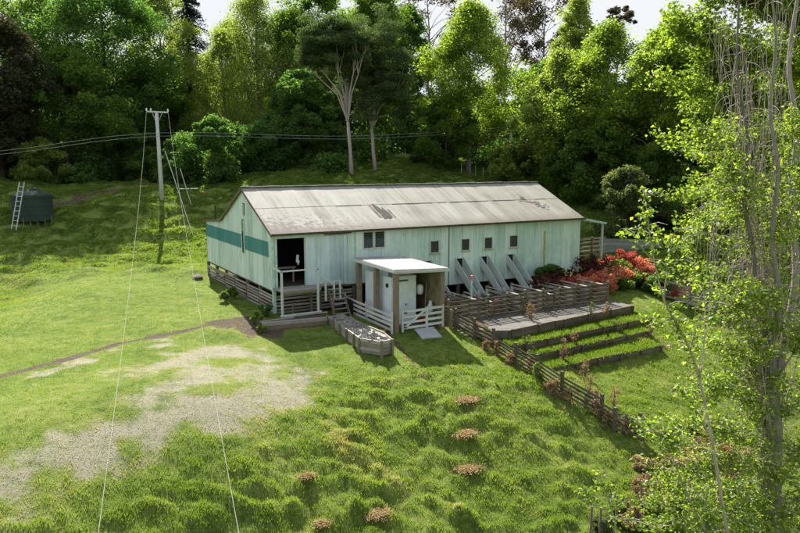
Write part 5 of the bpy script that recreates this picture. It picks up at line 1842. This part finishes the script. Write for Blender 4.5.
# heaps of pulled dry weeds on the bank
for i, (px, py, lb, s) in enumerate([(467, 401, 'uppermost heap of dead weeds on the grass bank', .42), (466, 438, 'middle heap of dead weeds on the grass bank', .38), (468, 471, 'lowest of the three lined-up heaps of dead weeds', .42),
                                     (376, 516, 'heap of dead weeds at the bottom centre of the photo', .40), (307, 480, 'small brown heap in the grass left of the bottom heap', .22), (322, 528, 'small dead weed heap at the bottom edge', .2)]):
    # find where the sight line meets the ground
    dd_ = 10.0
    while dd_ < 60:
        p = at(px, py, dd_)
        if p[2] < gz(p[0], p[1]):
            break
        dd_ += .1
    rng = np.random.default_rng(i)
    root = empty('weed_heap', (p[0], p[1], gz(p[0], p[1])), lb, 'weed heap', 'heaps of dead weeds on the bank')
    n = int(700 * s / .4)
    n *= 3
    C = rng.normal(size=(n, 3)) * np.array([s * .5, s * .4, .02]) * (1 + .35 * np.sin(np.arange(n) * .7 + i))[:, None] + np.array([0, 0, .08])
    C[:, 2] += .03 * np.exp(-(C[:, 0] ** 2 + C[:, 1] ** 2) / (s * s * .3))
    V, F_ = leaves(C, .05, .3, .0)
    np_mesh('dry_stalks', V, F_, L_STRAW, root, {'tint': np.repeat(rng.random(n), 4)})


# ------------------------------------------------------------------ trees close to the camera on the right
def leafy_branches(root, paths, leaf, size, per_m, spread_, seed, bark, twigs=3, name='crown', start=.15):
    global rng
    rng = np.random.default_rng(seed)
    rnd = random.Random(seed)
    Cs = []
    m = MB()
    for path, r0 in paths:
        pts = [np.array(p, float) for p in smooth_path(path, 6)]
        n = len(pts)
        rad = [r0 * (1 - .85 * i / (n - 1)) for i in range(n)]
        m.tube([tuple(p) for p in pts], rad, 6, cap=False)
        total = sum(np.linalg.norm(pts[i + 1] - pts[i]) for i in range(n - 1))
        for k in range(int(total * twigs)):
            i = int(n * (start + (1 - start) * rnd.random())) - 1
            i = max(0, min(n - 2, i))
            a = pts[i]
            dirv = rand_unit(1)[0]
            dirv[2] = abs(dirv[2]) * .5 - .1
            L_ = spread_ * (.4 + .8 * rnd.random())
            e = a + dirv * L_
            m.tube([tuple(a), tuple(a * .5 + e * .5 + np.array([0, 0, .05])), tuple(e)], [.010, .007, .003], 4, cap=False)
            q = rng.random(per_m)[:, None]
            Cs.append(a * (1 - q) + e * q + rng.normal(0, .06 * spread_ + .03, (per_m, 3)))
    C = np.concatenate(Cs)
    V, F_ = leaves(C, size, .4, .35)
    np_mesh(name, V - np.tile(np.array(root.location), (len(V), 1)), F_, leaf, root, {'tint': np.repeat(np.clip(rng.random(len(C)), 0, 1), 4)})
    m.build('branches', bark, root, smooth=True)


# big multi-stemmed tree at the right edge
bx = at(768, 540, 15.0)
bzv = gz(bx[0], bx[1])
big = empty('riverside_tree', (bx[0], bx[1], bzv), 'nearest tree at the right edge with a dark trunk, bare hanging stems and bright leaves', 'tree')
rnd = random.Random(5)
m = MB()
m.tube([(bx[0], bx[1], bzv - .4), tuple(at(768, 500, 15)), tuple(at(771, 430, 15)), tuple(at(768, 360, 15.1)), tuple(at(765, 310, 15.2))], [.34, .28, .24, .17, .09], 12)
m.tube(smooth_path([at(771, 400, 15), at(788, 325, 15.3), at(796, 270, 15.5), at(791, 200, 15.8), at(797, 130, 15.6), at(789, 60, 15.9), at(803, -30, 16)], 4), [.10 - .0028 * q for q in range(25)], 10)
m.tube(smooth_path([at(768, 350, 15), at(756, 300, 14.8), at(753, 250, 14.7), at(744, 200, 14.8), at(748, 140, 14.9), at(737, 70, 14.8), at(741, -30, 15)], 4), [.065 - .0020 * q for q in range(25)], 8)
m.tube(smooth_path([at(768, 360, 15), at(779, 300, 14.6), at(772, 240, 14.5), at(778, 170, 14.4), at(770, 110, 14.5), at(776, 40, 14.4), at(768, -30, 14.4)], 4), [.07 - .0022 * q for q in range(25)], 8)
m.build('trunk', M_BARK, big, smooth=True)
m = MB()
for i in range(40):
    x0 = rnd.gauss(766, 7); d = 14.6 + rnd.random()
    y0 = rnd.uniform(320, 470)
    xt = rnd.uniform(706, 812); yt = rnd.choice((rnd.uniform(-40, 40), rnd.uniform(0, 220)))
    bow = rnd.gauss(0, 10)
    p = [at(x0, y0, d)]
    for k in range(1, 7):
        f = k / 6
        p.append(at(x0 + (xt - x0) * f ** 1.3 + bow * math.sin(3.1 * f) + rnd.gauss(0, 5), y0 + (yt - y0) * f, d + rnd.gauss(0, .12) + .5 * f))
    P = smooth_path(p, 4)
    r0 = rnd.choice((.006, .010, .014))
    m.tube(P, [r0 * (1 - .75 * q / len(P)) for q in range(len(P))], 5, cap=False)
    for q in range(13):
        j = rnd.randrange(4, len(P))
        s0 = P[j]
        sx_ = rnd.gauss(-8, 15)
        ln_ = rnd.uniform(18, 85)
        dd_ = d + rnd.gauss(0, .3)
        u_ = np.array(s0); px_ = project(u_[None, :])
        cx_, cy_ = float(px_[0][0]), float(px_[1][0])
        e1 = at(cx_ + sx_ * .7, cy_ + ln_ * .1, dd_); e2 = at(cx_ + sx_, cy_ + ln_ * .55, dd_); e3 = at(cx_ + sx_ * 1.05 + rnd.gauss(0, 2), cy_ + ln_, dd_)
        m.tube(smooth_path([s0, tuple(e1), tuple(e2), tuple(e3)], 4), [.0055 - .0003 * z_ for z_ in range(13)], 4, cap=False)
for i in range(70):
    x0 = rnd.gauss(768, 14); y0 = rnd.uniform(300, 500); d = 14.5 + rnd.random()
    p = [at(x0, y0, d), at(x0 + rnd.gauss(0, 10), y0 - rnd.uniform(15, 30), d), at(x0 + rnd.gauss(0, 28), y0 - rnd.uniform(30, 60), d), at(x0 + rnd.gauss(0, 36), y0 + rnd.uniform(-70, 40), d)]
    m.tube(smooth_path(p, 4), [.006 - .0003 * z_ for z_ in range(13)], 4, cap=False)
m.build('hanging_stem', M_BARKP, big, smooth=True)
paths = []
for (pl, r0) in [([(768, 430, 15), (745, 400, 14.6), (715, 385, 14.2), (690, 400, 14.0)], .03), ([(768, 470, 15), (740, 462, 14.4), (700, 470, 13.8), (665, 500, 13.4)], .035),
                 ([(770, 500, 15), (735, 505, 14), (700, 520, 13.4), (650, 528, 13)], .03), ([(768, 520, 15), (750, 545, 13.6), (720, 560, 13.2)], .03),
                 ([(770, 480, 15), (790, 460, 14), (810, 450, 13.8)], .03), ([(770, 420, 15), (800, 400, 15), (820, 370, 15)], .03), ([(768, 400, 15), (740, 370, 15.2), (725, 345, 15.4)], .025),
                 ([(771, 390, 15), (795, 350, 14.6), (815, 320, 14.5)], .03), ([(765, 450, 15), (735, 435, 14.6), (700, 425, 14.5), (680, 430, 14.3)], .025),
                 ([(768, 500, 15), (728, 490, 14.4), (690, 500, 14.2), (640, 505, 14.2)], .025), ([(775, 330, 14.8), (760, 300, 14.4), (735, 290, 14.2)], .02), ([(776, 240, 14.5), (795, 210, 14.4), (812, 190, 14.4)], .02),
                 ([(745, 200, 14.8), (728, 190, 14.6), (715, 200, 14.4)], .015), ([(780, 520, 15), (800, 510, 14), (815, 500, 13.6)], .03), ([(766, 330, 15), (745, 250, 15), (730, 180, 15), (722, 120, 15)], .012), ([(770, 300, 15), (785, 200, 15), (795, 110, 15)], .012),
                 ([(768, 420, 15), (750, 330, 14.4), (738, 300, 14)], .015), ([(720, 560, 13), (690, 500, 12.8), (672, 455, 12.8), (668, 430, 12.8)], .02), ([(770, 380, 15), (735, 350, 14.5), (712, 345, 14.2)], .015)]:
    paths.append(([at(*q) for q in pl], r0))
leafy_branches(big, paths, L_LIME, .075, 44, .95, 9, M_BARKP, twigs=14)

# leaning sapling with yellow-green leaves
sx = at(728, 545, 13.0)
sap = empty('sapling', (sx[0], sx[1], gz(sx[0], sx[1])), 'leaning sapling with yellow-green leaf clusters in front of the terraces', 'tree')
paths = []
for (pl, r0) in [([(728, 540, 13), (712, 440, 12.8), (697, 370, 12.6), (680, 330, 12.5), (664, 300, 12.4), (652, 250, 12.3), (646, 205, 12.3), (642, 188, 12.3)], .035),
                 ([(700, 380, 12.6), (705, 330, 12.8), (703, 290, 12.9), (690, 260, 12.9)], .02), ([(664, 300, 12.4), (668, 260, 12.2), (674, 235, 12.2), (676, 222, 12.2)], .014),
                 ([(652, 260, 12.3), (640, 245, 12.3), (634, 232, 12.3)], .010), ([(680, 330, 12.5), (668, 320, 12.4), (655, 325, 12.3), (645, 318, 12.3)], .014),
                 ([(690, 350, 12.6), (700, 320, 12.3), (716, 300, 12.2)], .014), ([(712, 440, 12.8), (690, 400, 12.4), (668, 385, 12.2)], .015)]:
    paths.append(([at(*q) for q in pl], r0))
leafy_branches(sap, paths, L_LIME, .095, 10, .42, 19, M_BARKP, twigs=5.5, start=.30)
# second sapling at the bottom
s2 = at(618, 545, 17.0)
sp2 = empty('sapling', (s2[0], s2[1], gz(s2[0], s2[1])), 'thin young sapling with few leaves at the bottom right of centre', 'tree')
leafy_branches(sp2, [([at(618, 545, 17), at(612, 510, 17), at(602, 485, 17), at(596, 470, 17)], .02), ([at(612, 515, 17), at(590, 500, 17), at(580, 480, 17)], .012)], L_LIME, .10, 10, .4, 29, M_BARKP, twigs=5, start=.4)

# big leafed tree overhanging from the right, its crown high
ov = at(852, 300, 34)
ovz = gz(ov[0], ov[1])
ovt = empty('plane_tree', (ov[0], ov[1], ovz), 'large bright-leaved tree whose boughs reach in from the upper right', 'tree')
MB().tube([(ov[0], ov[1], ovz - .5), tuple(at(840, 180, 34)), tuple(at(828, 60, 34)), tuple(at(815, -60, 34)), tuple(at(800, -160, 34))], [.55, .42, .34, .22, .08], 12).build('trunk', M_BARKD, ovt, smooth=True)
paths = []
for (pl, r0) in [([(838, 180, 34), (790, 165, 32), (740, 155, 30.5), (695, 140, 29.5)], .14), ([(832, 90, 34), (780, 62, 32), (725, 50, 30.5), (670, 20, 29.5)], .14),
                 ([(830, 60, 34), (770, 10, 32), (725, -15, 31), (700, -5, 30)], .12), ([(838, 200, 34), (800, 200, 33), (760, 210, 32), (725, 225, 31.5), (700, 245, 31)], .12),
                 ([(834, 120, 34), (790, 110, 33), (750, 100, 32), (705, 110, 31)], .12), ([(828, 60, 34), (800, 10, 33), (765, -30, 32)], .12), ([(838, 170, 34), (800, 150, 35), (755, 140, 36), (720, 160, 36)], .1),
                 ([(840, 210, 34), (810, 240, 33), (780, 262, 32)], .1), ([(832, 40, 34), (800, 50, 36), (760, 70, 37), (730, 85, 37)], .1), ([(838, 200, 34), (790, 215, 31), (745, 248, 30), (712, 285, 29.5)], .1), ([(815, -20, 34), (770, -30, 33), (740, -25, 33)], .1),
                 ([(760, 160, 31), (730, 180, 30), (705, 200, 30)], .06), ([(760, 60, 31.5), (715, 75, 31), (690, 95, 31)], .06)]:
    paths.append(([at(*q) for q in pl], r0))
leafy_branches(ovt, paths, L_LIME, .17, 150, 2.5, 39, M_BARKD, twigs=8.5, start=.08)

# weeds and brambles at the bottom right
for i, (px, py, d, w, h, lf, lb) in enumerate([(648, 500, 19.5, .6, .9, L_BROWN, 'red-brown bramble left of the posts'), (668, 478, 20, .6, .7, L_BROWN, 'dry brown bramble below the lower end of the long fence'), (622, 520, 18.6, .5, .6, L_MID, 'green weed clump near the rough posts'),
                                               (684, 505, 18, .8, 1.0, L_BIRCH, 'bright green brambles at the bottom left of the nearest tree'), (712, 530, 16.5, .9, 1.1, L_BIRCH, 'bright green brambles in the bottom right corner area'), (655, 535, 16.8, .6, .6, L_MID, 'green brambles on the bottom edge'),
                                               (740, 520, 16.8, 1.0, 1.4, L_MID, 'darker brambles around the foot of the nearest tree'), (700, 460, 20, .8, .9, L_BROWN, 'dry brown brambles behind the bright ones'), (790, 520, 16.5, 1.0, 1.3, L_OLIVE, 'greyish brambles in the bottom right corner'),
                                               (632, 530, 18, .5, .9, L_BROWN, 'dry brown bramble beside the rough posts on the bottom edge'), (660, 512, 18, .6, .9, L_STRAW, 'straw coloured dead bramble in front of the red-brown one'),
                                               (690, 482, 18, .7, .9, L_STRAW, 'straw coloured dead bramble near the leaning sapling stem'), (676, 500, 18, .6, .8, L_BROWN, 'dry brown bramble under the leaning sapling'), (715, 500, 18, .8, 1.1, L_BROWN, 'dry brown bramble between the sapling and the nearest tree'),
                                               (604, 535, 18, .4, .6, L_OLIVE, 'olive weed at the leftmost rough post'), (640, 470, 18, .35, .5, L_STRAW, 'small straw coloured weed below the end of the long fence'), (735, 480, 18, .8, 1.2, L_STRAW, 'straw coloured scrub left of the dark trunk'),
                                               (725, 450, 21, .9, 1.0, L_OLIVE, 'olive brambles left of the dark trunk'), (690, 440, 22, .5, .6, L_DRED, 'small red bramble at the back of the thicket')]):
    p = ground_hit(px, min(py, 545))
    shrub('bramble', lb, p[0], p[1], w, h, lf, 22, 90, .085, 200 + i, 'bramble', 'brambles at the bottom right', stems=12, smat=M_BARKP)

# ------------------------------------------------------------------ camera, light, sky
cam = bpy.data.cameras.new('camera')
co = bpy.data.objects.new('camera', cam)
COL.objects.link(co)
cam.sensor_fit = 'HORIZONTAL'
cam.sensor_width = 36
cam.lens = FPX / 800 * 36
cam.clip_end = 5000
cam.clip_start = 0.1
co.location = CAM
co.rotation_euler = Vector(CF).to_track_quat('-Z', 'Y').to_euler()
S.camera = co

SUN_EL = R(40)
SUN_AZ = math.atan2(0.22, 0.975)
sd_ = Vector((math.sin(SUN_AZ) * math.cos(SUN_EL), math.cos(SUN_AZ) * math.cos(SUN_EL), math.sin(SUN_EL)))
sl_ = bpy.data.lights.new('sun', 'SUN')
sl_.energy = 5.0
sl_.angle = R(0.55)
sl_.color = (1.0, 0.955, 0.88)
so = bpy.data.objects.new('sun', sl_)
COL.objects.link(so)
so.rotation_euler = sd_.to_track_quat('Z', 'Y').to_euler()

W = bpy.data.worlds.new('World')
S.world = W
W.use_nodes = True
ns, ls = W.node_tree.nodes, W.node_tree.links
ns.clear()
sky = N(ns, 'ShaderNodeTexSky')
sky.sky_type = 'NISHITA'
sky.sun_disc = False
sky.sun_elevation = SUN_EL
sky.sun_rotation = SUN_AZ
sky.air_density = 1.2
sky.dust_density = 2.5
sky.ozone_density = 1.0
tc = N(ns, 'ShaderNodeTexCoord')
cl = noise_tex(ns, ls, mapping(ns, ls, tc.outputs['Generated'], (1.5, 1.5, 5)), 2.2, 7, 0.6, 0.3)
cr = ramp(ns, [(0.36, (0, 0, 0)), (0.60, (1, 1, 1))])
ls.new(cl.outputs[0], cr.inputs[0])
hs = N(ns, 'ShaderNodeRGBToBW')
ls.new(sky.outputs[0], hs.inputs[0])
gy = N(ns, 'ShaderNodeCombineColor')
for i in range(3):
    ls.new(mth(ns, ls, 'MULTIPLY', hs.outputs[0], (1.30, 1.33, 1.40)[i]), gy.inputs[i])
mx = mixc(ns, ls, mth(ns, ls, 'MULTIPLY', cr.outputs[0], .85), sky.outputs[0], gy.outputs[0])
bgd = N(ns, 'ShaderNodeBackground')
bgd.inputs['Strength'].default_value = 0.15
cap = N(ns, 'ShaderNodeVectorMath', operation='MINIMUM')
ls.new(mx, cap.inputs[0])
cap.inputs[1].default_value = (2.35, 2.42, 2.53)
ls.new(cap.outputs[0], bgd.inputs[0])
ow = N(ns, 'ShaderNodeOutputWorld')
ls.new(bgd.outputs[0], ow.inputs[0])

S.render.engine = 'CYCLES'
S.cycles.max_bounces = 8
S.cycles.diffuse_bounces = 4
S.cycles.transmission_bounces = 6
S.cycles.glossy_bounces = 2
S.cycles.use_denoising = True
S.view_settings.view_transform = 'Standard'
S.view_settings.look = 'None'
S.view_settings.exposure = 1.36
S.view_settings.gamma = 1
S.view_settings.use_curve_mapping = False
